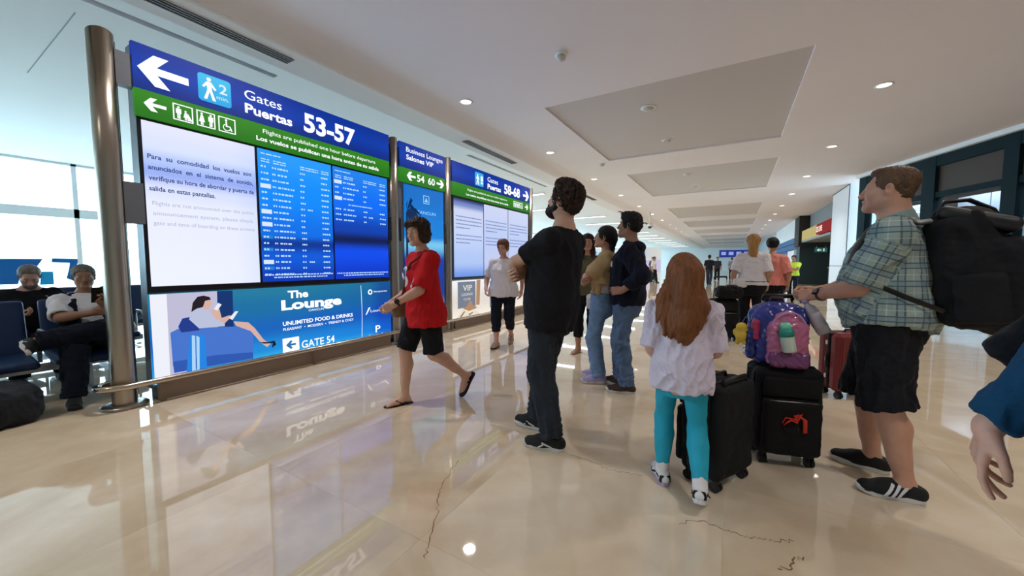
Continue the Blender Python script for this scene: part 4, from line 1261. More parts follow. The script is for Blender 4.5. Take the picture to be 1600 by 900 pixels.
# ---- board 1
M_hdr = panel_mat('header_blue', [(0, rgb(0, 42, 134)), (.5, rgb(0, 58, 170)), (1, rgb(0, 48, 152))], 1.0)
M_grn = panel_mat('strip_green', [(0, rgb(34, 116, 20)), (1, rgb(48, 134, 26))], 1.0)
W1 = 2.80
b1 = thing('flight_board', 'largest flight board with white notice screen and Gates 53-57 header', 'information board', (BX, 1.24, 0), radians(90))
MB().box(0, W1, .015, .16, .10, 3.19).build('cabinet', M_grey, b1)
MB().box(.0, W1, -.004, .015, 1.00, 2.57).build('bezel', M_blackf, b1)
hd = MB().box(-.01, W1+.01, -.03, .015, 2.81, 3.20).build('header_panel', M_hdr, b1)
gr = MB().box(-.01, W1+.01, -.03, .015, 2.575, 2.808).build('service_strip', M_grn, b1)
lines('header_lettering', [('Gates', .86, 1.245, 3.03, .095, .004, -.033), ('Puertas', .86, 1.36, 2.885, .095, .030, -.033), ('53-57', 1.50, 2.22, 2.885, .205, .036, -.033)], M_w, hd)
b = MB(); b.prism(arrow(.20, 2.995, .36, .27), .033, .036, 0, None, 'y'); b.build('direction_arrow', M_w, hd)
b = MB(); b.prism(rrect(.455, .735, 2.87, 3.135, .03), .031, .033, 0, None, 'y'); b.build('walk_tile', panel_mat('tile_cyan', [(0, rgb(36, 170, 232)), (1, rgb(60, 190, 240))], 1.0), hd)
b = MB(); man(b, .545, 2.895, .215, .034, walk=True); b.build('walking_figure', M_w, hd)
M_w2 = glow('sign_pale', rgb(214, 240, 252), 1.0)
lines('walk_time', [('2', .63, .70, 2.99, .09, .02, -.0345), ('min.', .605, .715, 2.925, .04, .01, -.0345)], M_w2, hd)
b = MB(); b.prism(arrow(.125, 2.692, .155, .115), .033, .036, 0, None, 'y'); b.build('direction_arrow', M_w, gr)
for x in (.25, .43, .61): b = MB(); frame2(b, x, x+.152, 2.615, 2.765, .009, .032); b.build('icon_frame', M_w, gr)
b = MB()
man(b, .292, 2.63, .115, .033); man(b, .345, 2.63, .09, .033, True); b.prism([(.36, 2.632), (.395, 2.632), (.36, 2.70)], .033, .036, 0, None, 'y')
b.build('family_icon', M_w, gr); b = MB()
man(b, .472, 2.63, .118, .033, True); man(b, .545, 2.63, .118, .033)
b.build('restroom_icon', M_w, gr); b = MB()
wheelchair(b, .685, 2.632, .115, .033)
b.build('wheelchair_icon', M_w, gr)
lines('strip_lettering', [('Flights are published one hour before departure', 1.03, 2.55, 2.715, .045, .004, -.033), ('Los vuelos se publican una hora antes de su salida', .96, 2.61, 2.625, .045, .026, -.033)], M_w, gr)
# three screens
M_notice = panel_mat('notice_screen', [(0, rgb(232, 236, 250)), (.5, rgb(228, 232, 250)), (.60, rgb(214, 222, 250)), (.70, rgb(150, 172, 238)), (.78, rgb(176, 196, 244)), (.86, rgb(212, 222, 250)), (1, rgb(224, 226, 246))], 1.08,
                     horiz=[(0, (1, 1, 1)), (.75, (.98, .98, 1)), (1, (.86, .90, 1))])
M_fl1 = panel_mat('flight_screen', [(0, rgb(0, 50, 170)), (.20, rgb(0, 84, 206)), (.30, rgb(0, 48, 140)), (.38, rgb(0, 104, 220)), (.7, rgb(0, 132, 240)), (1, rgb(30, 146, 236))], 1.15)
M_fl2 = panel_mat('flight_screen_b', [(0, rgb(0, 50, 186)), (.25, rgb(0, 72, 226)), (.36, rgb(2, 20, 74)), (.46, rgb(0, 60, 170)), (.7, rgb(0, 104, 236)), (1, rgb(26, 124, 228))], 1.12)
s1 = MB().box(.03, .945, -.012, -.004, 1.055, 2.545).build('screen', M_notice, b1)
s2 = MB().box(.975, 1.855, -.012, -.004, 1.055, 2.545).build('screen', M_fl1, b1)
s3 = MB().box(1.88, 2.775, -.012, -.004, 1.055, 2.545).build('screen', M_fl2, b1)
s1['label'] = 'white notice screen'; s2['label'] = 'blue screen with a full list of flights'; s3['label'] = 'blue screen with a short list of flights'
M_tx = glow('notice_blue_text', rgb(36, 62, 140), .8); M_tx2 = glow('notice_grey_text', rgb(182, 188, 214), 1.0)
lines('notice_lettering', [('Para  su  comodidad  los  vuelos  son', .055, .90, 2.215, .042, .018, -.0135), ('anunciados  en  el  sistema  de  sonido,', .055, .915, 2.12, .042, .018, -.0135),
      ('verifique su hora de abordar y puerta de', .055, .92, 2.025, .042, .018, -.0135), ('salida en estas pantallas.', .055, .56, 1.93, .042, .018, -.0135)], M_tx, s1)
lines('notice_lettering_pale', [('Flights are not announced over the public', .07, .91, 1.80, .036, .006, -.0135), ('announcement system, please check', .07, .90, 1.71, .036, .006, -.0135), ('gate and time of boarding on these screens', .07, .91, 1.62, .036, .006, -.0135)], M_tx2, s1)
def dashes(b, x0, x1, z, h, r, y, w0=.02, w1=.07):
    x = x0
    while x < x1-.01:
        w = min(r.uniform(w0, w1), x1-x); b.box(x, x+w, y-.0012, y, z, z+h); x += w+r.uniform(.006, .014)
r = random.Random(11)
def flight_rows(x0, w, rows, parent, gap_at=(), nrow=18, light=(3, 7, 9, 15), top=2.49):
    b = MB(); T1 = glow('tile_white', rgb(216, 232, 252), 1.0); T2 = glow('tile_teal', rgb(24, 130, 214), 1.0)
    dashes(b, x0+.03, x0+.26, top, .012, r, -.0135)
    z = top-.06; pitch = .0715
    for i, lab in enumerate(('', '')): dashes(b, x0+.03, x0+.12, z-i*.026, .011, r, -.0135); dashes(b, x0+.16, x0+.30, z-i*.026, .011, r, -.0135); dashes(b, x0+.47, x0+.70, z-i*.026, .011, r, -.0135); dashes(b, x0+w-.14, x0+w-.04, z-i*.026, .011, r, -.0135)
    z -= .085
    for i in range(rows):
        if i in light: MB().box(x0+.015, x0+.125, -.0137, -.0125, z-.014, z+.034).build('airline_tile', T1, parent)
        elif i in (11, 13, 16): MB().box(x0+.02, x0+.125, -.0137, -.0125, z-.01, z+.03).build('airline_tile', T2, parent)
        if i in gap_at: dashes(b, x0+.22, x0+.62, z, .014, r, -.0135, .012, .03); z -= pitch; continue
        h = .019
        if i not in light: dashes(b, x0+.025, x0+r.uniform(.08, .115), z, h, r, -.0135, .012, .03)
        dashes(b, x0+.145, x0+.19, z, h, r, -.0135, .012, .02); dashes(b, x0+.205, x0+r.uniform(.30, .40), z, h, r, -.0135, .012, .04)
        dashes(b, x0+.465, x0+.525, z, h, r, -.0135, .012, .02)
        if i in (6, 15): dashes(b, x0+.55, x0+.62, z, h, r, -.0135, .012, .02)
        dashes(b, x0+w-.145, x0+w-r.uniform(.03, .05), z, h, r, -.0135, .012, .03)
        z -= pitch
    dashes(b, x0+.02, x0+w-.02, 1.125, .015, r, -.0135, .01, .04); dashes(b, x0+.12, x0+w-.1, 1.095, .014, r, -.0135, .01, .04)
    o = b.build('flight_rows', glow('row_text', rgb(190, 226, 255), 1.0), parent); o['kind'] = 'stuff'
flight_rows(.975, .88, 18, s2)
flight_rows(1.88, .895, 8, s3, gap_at=(4,), light=(0, 3))
# lower advertisement: a backlit print
M_ad = panel_mat('lounge_print', [(0, rgb(60, 190, 236)), (.18, rgb(30, 140, 220)), (.45, rgb(16, 100, 190)), (.75, rgb(22, 112, 166)), (1, rgb(34, 124, 160))], 1.0,
                 horiz=[(0, (1, 1, 1)), (.5, (.9, 1, 1)), (.86, (.5, .8, 1)), (.93, (.28, .45, .9)), (1, (.25, .4, .8))])
ad = MB().box(.0, W1, -.01, .015, .14, .985).build('advertisement', M_ad, b1); ad['label'] = 'backlit lounge advertisement with seated woman'
def art(name, col, polys, y, strength=1.0):
    for p in polys: MB().prism(p, y, y+.0012, 0, None, 'y').build(name, glow(name, col, strength), ad)
Y0, Z0 = .0, .14
art('print_curtain', rgb(196, 194, 220), [[(.01, .145), (.30, .145), (.34, .98), (.01, .98)], [(.30, .45), (.52, .45), (.53, .98), (.34, .98)]], .0105, .95)
art('print_curtain_light', rgb(238, 240, 250), [[(.01, .145), (.12, .145), (.13, .98), (.01, .98)]], .0122, 1.0)
art('print_curtain_dark', rgb(8, 50, 112), [[(.52, .5), (.66, .5), (.67, .98), (.53, .98)]], .0110)
art('print_sofa', rgb(70, 116, 204), [[(.145, .29), (.14, .61), (.20, .64), (.60, .60), (.845, .57), (.855, .53), (.835, .24), (.16, .22)]], .0135)
art('print_sofa_shade', rgb(46, 88, 178), [[(.145, .33), (.15, .22), (.835, .21), (.835, .28), (.5, .32)]], .0150)
art('print_cushion', rgb(28, 58, 140), [[(.20, .66), (.235, .735), (.33, .745), (.375, .67), (.36, .60), (.22, .60)]], .0165)
art('print_towel', rgb(34, 132, 226), [[(.24, .18), (.29, .17), (.32, .56), (.285, .56)], [(.345, .17), (.41, .17), (.405, .55), (.35, .56)]], .0165)
art('print_glass', rgb(170, 214, 248), [[(.285, .17), (.315, .17), (.325, .55), (.30, .56)], [(.325, .17), (.345, .17), (.36, .53), (.335, .55)]], .0180)
art('print_blouse', rgb(186, 194, 220), [[(.285, .72), (.31, .79), (.37, .82), (.45, .79), (.50, .70), (.58, .66), (.58, .61), (.36, .62), (.33, .66)]], .0195)
art('print_skin', rgb(216, 176, 164), [[(.40, .84), (.43, .90), (.465, .90), (.475, .86), (.455, .81), (.415, .80)], [(.46, .78), (.52, .815), (.54, .79), (.555, .70), (.63, .72), (.64, .70), (.58, .64), (.50, .70)],
    [(.66, .65), (.80, .62), (.86, .55), (.95, .40), (1.02, .34), (.98, .31), (.92, .37), (.82, .52), (.68, .60)]], .0210)
art('print_hair', rgb(30, 22, 32), [[(.305, .79), (.32, .88), (.36, .935), (.41, .945), (.46, .925), (.47, .90), (.42, .89), (.40, .83), (.35, .82)]], .0225)
art('print_shoe', rgb(22, 24, 40), [[(.90, .38), (1.0, .365), (1.065, .37), (1.08, .32), (1.03, .29), (1.045, .345), (.95, .355)]], .0225)
art('print_cup', rgb(236, 236, 244), [[(.49, .80), (.53, .86), (.56, .84), (.52, .78)], [(.62, .69), (.68, .755), (.71, .755), (.65, .665)]], .0235)
lines('ad_lettering', [('The', 1.24, 1.49, .85, .085, .035, -.0125), ('Lounge', 1.16, 1.95, .715, .11, .042, -.0125), ('CANCUN', 1.49, 1.69, .665, .026, .006, -.0125),
     ('UNLIMITED FOOD & DRINKS', 1.17, 2.12, .525, .046, .024, -.0125), ('PLEASANT  •  MODERN  •  TRENDY & COZY', 1.17, 2.13, .465, .03, .014, -.0125), ('GATE 54', 1.385, 1.83, .215, .09, .012, -.0125)], M_w, ad)
b = MB(); b.prism([(1.16, .20), (1.355, .20), (1.355, .37), (1.16, .37)], .0105, .012, 0, None, 'y'); b.build('gate_tile', M_w, ad)
MB().prism([(q[0]-.395, q[1]-.005) for q in [(1.59, .29), (1.65, .345), (1.67, .328), (1.645, .302), (1.71, .302), (1.71, .278), (1.645, .278), (1.67, .252), (1.65, .235)]], .0125, .0135, 0, None, 'y').build('gate_arrow', glow('gate_arrow_blue', rgb(40, 120, 180), .9), ad)
b = MB(); b.tube([(2.26+.012*sin(t*3), -.0125, .20+.75*t) for t in np.linspace(0, 1, 12)], .003, 5); b.build('divider', M_w, ad)
b = MB(); b.tube([(2.42+.030*cos(a), -.0125, .845+.030*sin(a)) for a in np.linspace(0, 2*pi, 17)[:-1]], .009, 5, closed=True); b.build('airport_emblem', M_w, ad)
b = MB(); b.prism([(2.33, .52), (2.35, .52), (2.42, .62), (2.39, .62)], .0118, .013, 0, None, 'y'); b.prism([(2.66, .53), (2.73, .61), (2.71, .62), (2.63, .53)], .0118, .013, 0, None, 'y'); b.build('lounge_emblem', M_w, ad)
lines('emblem_lettering', [('Aeropuertos', 2.48, 2.73, .835, .026, .004, -.0125), ('Lounge', 2.42, 2.66, .545, .04, .0, -.0125), ('P', 2.50, 2.59, .235, .10, .012, -.0125), ('Priority Pass', 2.38, 2.72, .19, .022, .008, -.0125)], M_w, ad)

# ---- board 2, narrow
W2 = 1.06
b2 = thing('lounge_board', 'narrow board headed Business Lounges with a resort picture screen', 'information board', (BX, 4.27, 0), radians(90))
MB().box(0, W2, .015, .16, .10, 3.17).build('cabinet', M_grey, b2)
hd2 = MB().box(-.005, W2+.005, -.03, .015, 2.79, 3.18).build('header_panel', M_hdr, b2)
gr2 = MB().box(-.005, W2+.005, -.03, .015, 2.565, 2.787).build('service_strip', M_grn, b2)
lines('header_lettering', [('Business Lounges', .13, 1.0, 3.05, .075, .006, -.033), ('Salones VIP', .13, .76, 2.93, .075, .02, -.033)], M_w, hd2)
lines('gate_numbers', [('54', .36, .53, 2.62, .11, .02, -.033), ('60', .62, .79, 2.62, .11, .02, -.033)], M_w, gr2)
for q, lf in ((.23, True), (.93, False)): MB().prism(arrow(q, 2.675, .19, .14, lf), .033, .036, 0, None, 'y').build('direction_arrow', M_w, gr2)
M_sea = panel_mat('resort_screen', [(0, rgb(180, 200, 226)), (.25, rgb(20, 60, 150)), (.48, rgb(10, 60, 170)), (.60, rgb(120, 200, 240)), (.66, rgb(20, 130, 220)), (1, rgb(10, 110, 200))], 1.0)
s4 = MB().box(.10, W2-.03, -.012, .015, .16, 2.54).build('screen', M_sea, b2)
b = MB(); r = random.Random(3)
for i in range(9):
    a = radians(-70+i*20); l = r.uniform(.25, .42); c = (.14, 2.12)
    tip = (c[0]+l*cos(a), c[1]+l*.8*sin(a)-.12); mid = (c[0]+.5*l*cos(a), c[1]+.5*l*sin(a))
    tip = (max(.105, tip[0]), tip[1]); 
    b.prism([c, (mid[0]+.02, mid[1]+.03), tip, (mid[0]-.01, mid[1]-.03)], .013, .0142, 0, None, 'y')
b.prism([(.105, 1.2), (.15, 1.2), (.16, 2.1), (.12, 2.1)], .013, .0142, 0, None, 'y')
b.build('palm_silhouette', glow('palm_dark', rgb(8, 40, 84), 1), s4)
b = MB()
frame2(b, .52, .66, 2.28, 2.42, .012, .0125); b.prism([(.55, 2.31), (.63, 2.31), (.59, 2.39)], .013, .0145, 0, None, 'y')
b.build('screen_emblem', glow('emblem_pale', rgb(150, 210, 250), 1), s4)
lines('screen_lettering', [('CANCUN', .36, .82, 2.10, .05, .01, -.0135)], glow('emblem_pale', rgb(150, 210, 250), 1), s4)

# ---- board 3
W3 = 3.06
b3 = thing('gate_board', 'flight board headed Gates 58-68 with three white notice screens', 'information board', (BX, 5.55, 0), radians(90))
MB().box(0, W3, .015, .16, .10, 3.17).build('cabinet', M_grey, b3)
MB().box(.0, W3, -.004, .015, .96, 2.55).build('bezel', M_blackf, b3)
hd3 = MB().box(-.01, W3+.01, -.03, .015, 2.80, 3.18).build('header_panel', M_hdr, b3)
gr3 = MB().box(-.01, W3+.01, -.03, .015, 2.55, 2.797).build('service_strip', M_grn, b3)
lines('header_lettering', [('Gates', 1.15, 1.56, 3.0, .10, .004, -.033), ('Puertas', 1.15, 1.68, 2.855, .10, .03, -.033), ('58-68', 1.82, 2.55, 2.86, .20, .034, -.033)], M_w, hd3)
b = MB(); b.prism(arrow(2.86, 2.95, .30, .24, False), .033, .036, 0, None, 'y'); b.build('direction_arrow', M_w, hd3)
b = MB(); b.prism(rrect(.70, 1.0, 2.85, 3.12, .03), .031, .033, 0, None, 'y'); b.build('walk_tile', mat('tile_cyan2', (0.02,)*3, .35, emit=1.0, ecol=rgb(40, 170, 232)), hd3)
b = MB(); man(b, .79, 2.875, .21, .034, walk=True); b.box(.90, .97, -.037, -.034, 2.9, 2.94); b.prism([(.90, 2.96), (.97, 2.96), (.97, 3.06), (.90, 3.06)], .034, .037, 0, None, 'y'); b.build('walking_figure', M_w, hd3)
lines('strip_lettering', [('Flights are published one hour before departure', .45, 1.95, 2.695, .04, .004, -.033), ('Los vuelos se publican una hora antes de su salida', .40, 2.0, 2.60, .042, .026, -.033)], M_w, gr3)
for x in (2.24, 2.40, 2.56): b = MB(); frame2(b, x, x+.135, 2.61, 2.745, .01, .032); b.build('icon_frame', M_w, gr3)
b = MB(); man(b, 2.29, 2.625, .10, .033); man(b, 2.335, 2.625, .09, .033, True); b.build('family_icon', M_w, gr3)
b = MB(); man(b, 2.44, 2.625, .105, .033, True); man(b, 2.495, 2.625, .105, .033); b.build('restroom_icon', M_w, gr3)
b = MB(); wheelchair(b, 2.625, 2.628, .10, .033); b.build('wheelchair_icon', M_w, gr3)
b = MB(); b.prism(arrow(2.89, 2.675, .17, .13, False), .033, .036, 0, None, 'y'); b.build('direction_arrow', M_w, gr3)
M_n2 = panel_mat('notice_screen_b', [(0, rgb(112, 152, 232)), (.2, rgb(176, 200, 246)), (.6, rgb(200, 214, 248)), (.85, rgb(206, 214, 244)), (.93, rgb(120, 140, 200)), (1, rgb(40, 54, 110))], 1.0)
M_n3 = panel_mat('notice_screen_c', [(0, rgb(150, 170, 230)), (.2, rgb(196, 206, 244)), (.5, rgb(190, 206, 246)), (1, rgb(206, 214, 246))], 1.0)
for i, (m, lab) in enumerate(((M_n2, 'pale blue notice screen with dark upper edge'), (M_n3, 'middle pale notice screen'), (M_n3, 'farthest pale notice screen'))):
    x0 = .05+i*1.0
    s = MB().box(x0, x0+.965, -.012, -.004, 1.0, 2.51).build('screen', m, b3); s['label'] = lab
    b = MB()
    for j in range(8):
        if j == 4: continue
        dashes(b, x0+.05, x0+(.9 if j not in (3, 7) else .5), 2.16-j*.072, .022, r, -.0135, .03, .10)
    o = b.build('notice_text', glow('notice_faint', rgb(128, 146, 196), 1.0), s); o['kind'] = 'stuff'
ad3 = MB().box(.0, W3, -.01, .015, .12, .93).build('advertisement', panel_mat('lightbox_print', [(0, rgb(244, 236, 222)), (.5, rgb(224, 214, 204)), (1, rgb(236, 238, 242))], 1.05), b3); ad3['label'] = 'backlit advertisement with the letters VIP'
def art3(name, col, polys, y):
    for p in polys: MB().prism(p, y, y+.0012, 0, None, 'y').build(name, glow(name, col, 1.0), ad3)
art3('print_slate', rgb(118, 128, 144), [[(.14, .38), (.72, .38), (.72, .90), (.14, .90)], [(1.25, .30), (2.0, .30), (2.0, .88), (1.25, .88)]], .0105)
art3('print_bronze', rgb(176, 138, 106), [[(.74, .40), (.86, .40), (.90, .92), (.76, .92)], [(.30, .36), (.44, .42), (.52, .52), (.58, .50), (.62, .42), (.78, .34), (.5, .30)]], .0120)
art3('print_cream', rgb(236, 222, 200), [[(.10, .20), (.28, .36), (.40, .34), (.52, .26), (.66, .30), (.80, .26), (.9, .18), (.5, .15)], [(1.2, .2), (1.6, .4), (1.9, .36), (2.2, .2)]], .0132)
art3('print_bronze_dark', rgb(140, 108, 84), [[(.20, .22), (.34, .32), (.36, .30), (.24, .20)], [(.48, .24), (.62, .27), (.62, .25), (.50, .21)]], .0145)
lines('ad_lettering', [('VIP', .30, .60, .72, .11, .02, -.0145), ('LOUNGE', .26, .62, .62, .05, .01, -.0145), ('CLUB', .32, .54, .53, .04, .01, -.0145)], glow('ad_pale', rgb(226, 220, 214), 1), ad3)

# ---- steel poles between the boards, their brackets, rail and kick panel
def pole(y, r, label, top=3.21):
    p = thing('board_pole', label, 'pole', (BX-.03, y, 0), 0, 'steel poles carrying the flight boards')
    b = MB(); n = 32
    V = []; F = []
    for z in (0.0, .6, 1.4, 2.2, None):
        for k in range(n):
            a = 2*pi*k/n; x, yy = r*cos(a), r*sin(a)
            V.append((x, yy, (top-.03+ .35*x) if z is None else z))
    for i in range(4):
        for k in range(n): F.append((i*n+k, i*n+(k+1) % n, (i+1)*n+(k+1) % n, (i+1)*n+k))
    F.append(tuple(4*n+k for k in range(n)))
    b.add(V, F, 0, True); b.build('shaft', M_steel, p)
    MB().box(-.012, .012, r-.006, r+.004, .05, top-.06).build('slot', M_blackf, p)
    MB().lathe([(r+.075, 0), (r+.075, .018), (r+.06, .028), (r+.01, .03)], n=28).build('base_flange', M_steel, p)
    return p
p1 = pole(1.055, .082, 'thick steel pole at the near end of the flight boards')
p2 = pole(4.155, .085, 'steel pole between the big flight board and the lounge board', 3.2)
p3 = pole(5.44, .085, 'steel pole between the lounge board and the third board', 3.2)
p4 = pole(8.72, .085, 'steel pole at the far end of the third board', 3.2)
for p, y in ((p1, 1.055), (p2, 4.155), (p3, 5.44), (p4, 8.72)):
    b = MB()
    for z0, z1 in ((2.80, 3.08), (1.62, 1.98)):
        if p is p1: MB().box(-.03, .05, .07, .20, z0, z1).build('bracket', M_grey, p)
        else:
            if p is not p4: MB().box(-.03, .045, .07, .13, z0, z1).build('bracket', M_blackf, p)
            MB().box(-.03, .045, -.13, -.07, z0, z1).build('bracket', M_blackf, p)
rail = thing('bumper_rail', 'steel bumper rail running along the foot of the flight boards', 'rail', (BX, 1.0, 0))
zr = .205
path = [(.13, 7.9, zr)]+[(.13, 7.9-i*1.0, zr) for i in range(1, 8)]+[(.13, .05, zr)]
path += [(.13*cos(a)+.0, .05-.13*sin(a)*1.3, zr) for a in np.linspace(.2, pi, 10)]+[(-.13, .15, zr)]
MB().tube(path, .027, 12).build('tube', M_steel2, rail)
for i, (y0, y1) in enumerate(((.30, 1.72), (1.76, 2.98), (3.25, 4.3), (4.55, 6.0), (6.05, 7.6))):
    MB().box(.02, .06, y0, y1, .0, .165).build('kick_panel', M_kick, rail)
MB().box(-.12, .012, .26, 7.6, .0, .095).build('plinth', M_blackf, rail)
for y in (.28, 1.74, 3.12, 4.43, 6.02, 7.65):
    MB().box(.02, .10, y-.02, y+.02, .0, .19).build('post', M_kick, rail)
    MB().tube([(.06, y, .17), (.10, y, .2), (.13, y, zr)], .012, 8).build('rail_bracket', M_steel2, rail)
# ------------------------------------------------------------------ cloth and hair
def cloth(name, c, rough=.85, b=.25, sc=90, var=.08, vs=9, sheen=.0): return mat(name, c, rough, bump=b, bscale=sc, var=var, vscale=vs, spec=.25, sheen=sheen)
def hairmat(name, c, rough=.5): return mat(name, c, rough, bump=.5, bscale=90, var=.28, vscale=26, stretch=(1.6, 1.6, .22), spec=.35)
C_red = cloth('red_cotton', rgb(196, 26, 32)); C_black = cloth('black_cotton', rgb(24, 25, 30)); C_char = cloth('charcoal_cotton', rgb(42, 48, 56))
C_white = cloth('white_cotton', rgb(226, 220, 222), var=.03); C_lav = cloth('pale_lavender_cotton', rgb(214, 204, 222), var=.03)
C_navy = cloth('navy_fleece', rgb(18, 22, 38)); C_olive = cloth('olive_knit', rgb(92, 88, 64)); C_tan = cloth('tan_knit', rgb(184, 156, 116), b=.5)
C_jean = cloth('light_denim', rgb(116, 146, 184), var=.16, vs=14); C_jean2 = cloth('mid_denim', rgb(90, 112, 144), var=.22, vs=14)
C_turq = cloth('turquoise_legging', rgb(40, 164, 190), .6, .15, var=.04); C_coral = cloth('coral_cotton', rgb(228, 140, 128)); C_hi = mat('hivis_yellow', rgb(196, 226, 60), .7, emit=.0)
C_teal = cloth('teal_blue_fleece', rgb(20, 66, 100)); C_dknavy = cloth('dark_navy_cotton', rgb(20, 26, 40))
S_white = mat('shoe_white', rgb(214, 212, 214), .55); S_black = mat('shoe_black_mesh', rgb(16, 16, 18), .75, bump=.4, bscale=400); S_sole = mat('shoe_sole_white', rgb(206, 204, 200), .6)
S_lav = mat('shoe_lavender', rgb(170, 158, 204), .6); S_brown = mat('shoe_brown', rgb(64, 44, 36), .7); S_tan = mat('shoe_tan', rgb(180, 152, 128), .6); S_rub = mat('dark_rubber', rgb(28, 26, 26), .7)
H_brown = hairmat('hair_dark_brown', rgb(52, 36, 28)); H_black = hairmat('hair_black', rgb(22, 18, 18)); H_mid = hairmat('hair_brown', rgb(92, 66, 46)); H_red = hairmat('hair_auburn', rgb(126, 76, 44))
H_blond = hairmat('hair_honey_blond', rgb(176, 130, 76)); H_grey = hairmat('hair_grey', rgb(120, 112, 104)); H_short = hairmat('hair_copper', rgb(120, 74, 52))
M_phone = mat('phone_black', rgb(12, 12, 14), .2)

# ---- woman in red, walking
p = woman_red = Person('person', 'woman in red T-shirt and black shorts walking past the boards in flip-flops', (-2.40, 2.50), (-.36, -.93), 1.67, FEMALE, 'fair', w=1.10, lean=3, drop=.02,
    head=(24, -3, 0), barefoot=True, hf=.0038, hb=.008,
    RL=dict(to=(.06, .17, .080), foot=(.1, 1, 0)), LL=dict(to=(-.09, -.36, .205), foot=(-.1, .62, -.78), up=(0, .78, .62), hint=(0, 1, .2)),
    L=dict(to=(-.10, .31, .93), hint=(-.6, -1, -.3), dir=(.25, .85, -.45), thumb=(.5, .4, .8), pose='hold'), R=dict(to=(.22, .20, .92), hint=(.4, -1, -.1), dir=(-.2, .8, -.5), thumb=(-.5, .5, .7), pose='hold'))
p.body(); p.brows(H_brown)
p.top('t_shirt', C_red, hem=-.19, grow=.022, flare=.022, sleeve=.50, sw=.020, amp=.008, seed=4, hemwave=.006, puff=.01)
p.bottoms('shorts', C_black, length=.50, hemr=.094, thigh=.102, seed=6)
p.sandal('L', S_rub, S_black); p.sandal('R', S_rub, S_black)
p.hair([p.cap(.024), ell(p.hp(0, -.035, .05), vec(.096, .100, .085), p.hR), ell(p.hp(0, -.05, -.035), vec(.092, .072, .075), p.hR, .03), ell(p.hp(.07, .0, -.03), vec(.030, .05, .065), p.hR, .03), ell(p.hp(-.07, .0, -.03), vec(.030, .05, .065), p.hR, .03),
        cone(p.hp(-.05, .075, .085), p.hp(.05, .075, .085), .022, .022, .03)], H_brown, amp=.007, scale=(40, 40, 16), cutk=.01)
p.watch('L', S_black, M_phone)
# printed emblem on the shirt: white and blue patch with rays
def print_on(p, name, cx, cz, rx, rz, m, y0=.0, poly=None, parentname=None, off=.002):
    """flat print that follows the front of the torso"""
    k = p.k; b = MB(); n = 20
    pts = poly or [(cx+rx*cos(2*pi*i/n), cz+rz*sin(2*pi*i/n)) for i in range(n)]
    zz = [s[0] for s in p.secs]
    def P(x, z):
        a = float(np.interp(z*k, zz, [s[1] for s in p.secs]))+.026*k; d = float(np.interp(z*k, zz, [s[2] for s in p.secs]))+.026*k; c = float(np.interp(z*k, zz, [s[3] for s in p.secs]))
        y = c+d*max(0, 1-abs(x*k/a)**2.25)**(1/2.25)+y0
        return tuple(p.pel+p.T@vec(x*k, y, z*k))
    c0 = (sum(q[0] for q in pts)/len(pts), sum(q[1] for q in pts)/len(pts)); V = [P(*c0)]; F = []
    R = 4
    for r in range(1, R+1): V += [P(c0[0]+(q[0]-c0[0])*r/R, c0[1]+(q[1]-c0[1])*r/R) for q in pts]
    N = len(pts)
    for i in range(N): F.append((0, 1+i, 1+(i+1) % N))
    for r in range(R-1):
        for i in range(N): F.append((1+r*N+i, 1+(r+1)*N+i, 1+(r+1)*N+(i+1) % N, 1+r*N+(i+1) % N))
    b.add(V, F, 0, True); o = b.build(name, m, p.root)
    md = o.modifiers.new('wrap', 'SHRINKWRAP'); md.target = [c for c in p.root.children if c.name.startswith(parentname or 't_shirt')][0]; md.wrap_method = 'NEAREST_SURFACEPOINT'; md.wrap_mode = 'ABOVE_SURFACE'; md.offset = off+(.0025 if y0 else 0)
    return o
M_pw = mat('print_white', rgb(220, 222, 232), .7); M_pb = mat('print_blue', rgb(44, 66, 128), .7)
print_on(p, 'shirt_print', .06, .28, .095, .10, M_pw)
print_on(p, 'shirt_print', .055, .30, 0, 0, M_pb, .003, [(-.02, .30), (.04, .36), (.12, .36), (.10, .32), (.05, .31), (.03, .27)])
print_on(p, 'shirt_print', .055, .30, 0, 0, M_pb, .003, [(.06, .27), (.13, .29), (.13, .25), (.09, .20), (.06, .22)])
for i in range(4): print_on(p, 'shirt_print', 0, 0, 0, 0, M_pw, .0, [(-.05-.018*i, .20+.02*i), (-.065-.018*i, .165+.02*i), (-.078-.018*i, .172+.02*i), (-.064-.018*i, .21+.02*i)])
# her bag on a cross strap
bag = thing('shoulder_bag', 'taupe shoulder bag on a brown cross strap carried by the woman in red', 'bag', tuple(p.root.location), p.root.rotation_euler.z)
soft('pouch', [rbox(p.tp(.215, .13, -.03), (.045, .10, .085), .035), ], .008, cloth('taupe_canvas', rgb(126, 110, 90)), bag, 2, .006, 8)
path = []
for t in np.linspace(0, 1, 14):
    x = -.13+.34*t; z = .47-.46*t; y = .128+.012*sin(t*pi)+.022*sin(min(1, t*2)*pi/2)-.02*t
    if t < .12: y = .05+.6*t
    path.append(p.tp(x, y, z))
st = MB().tube([p.tp(-.10, -.05, .485)]+path, .016, 8, flat=.3, up=(0, -1, 0)).build('strap', mat('strap_brown', rgb(110, 66, 52), .6), bag)

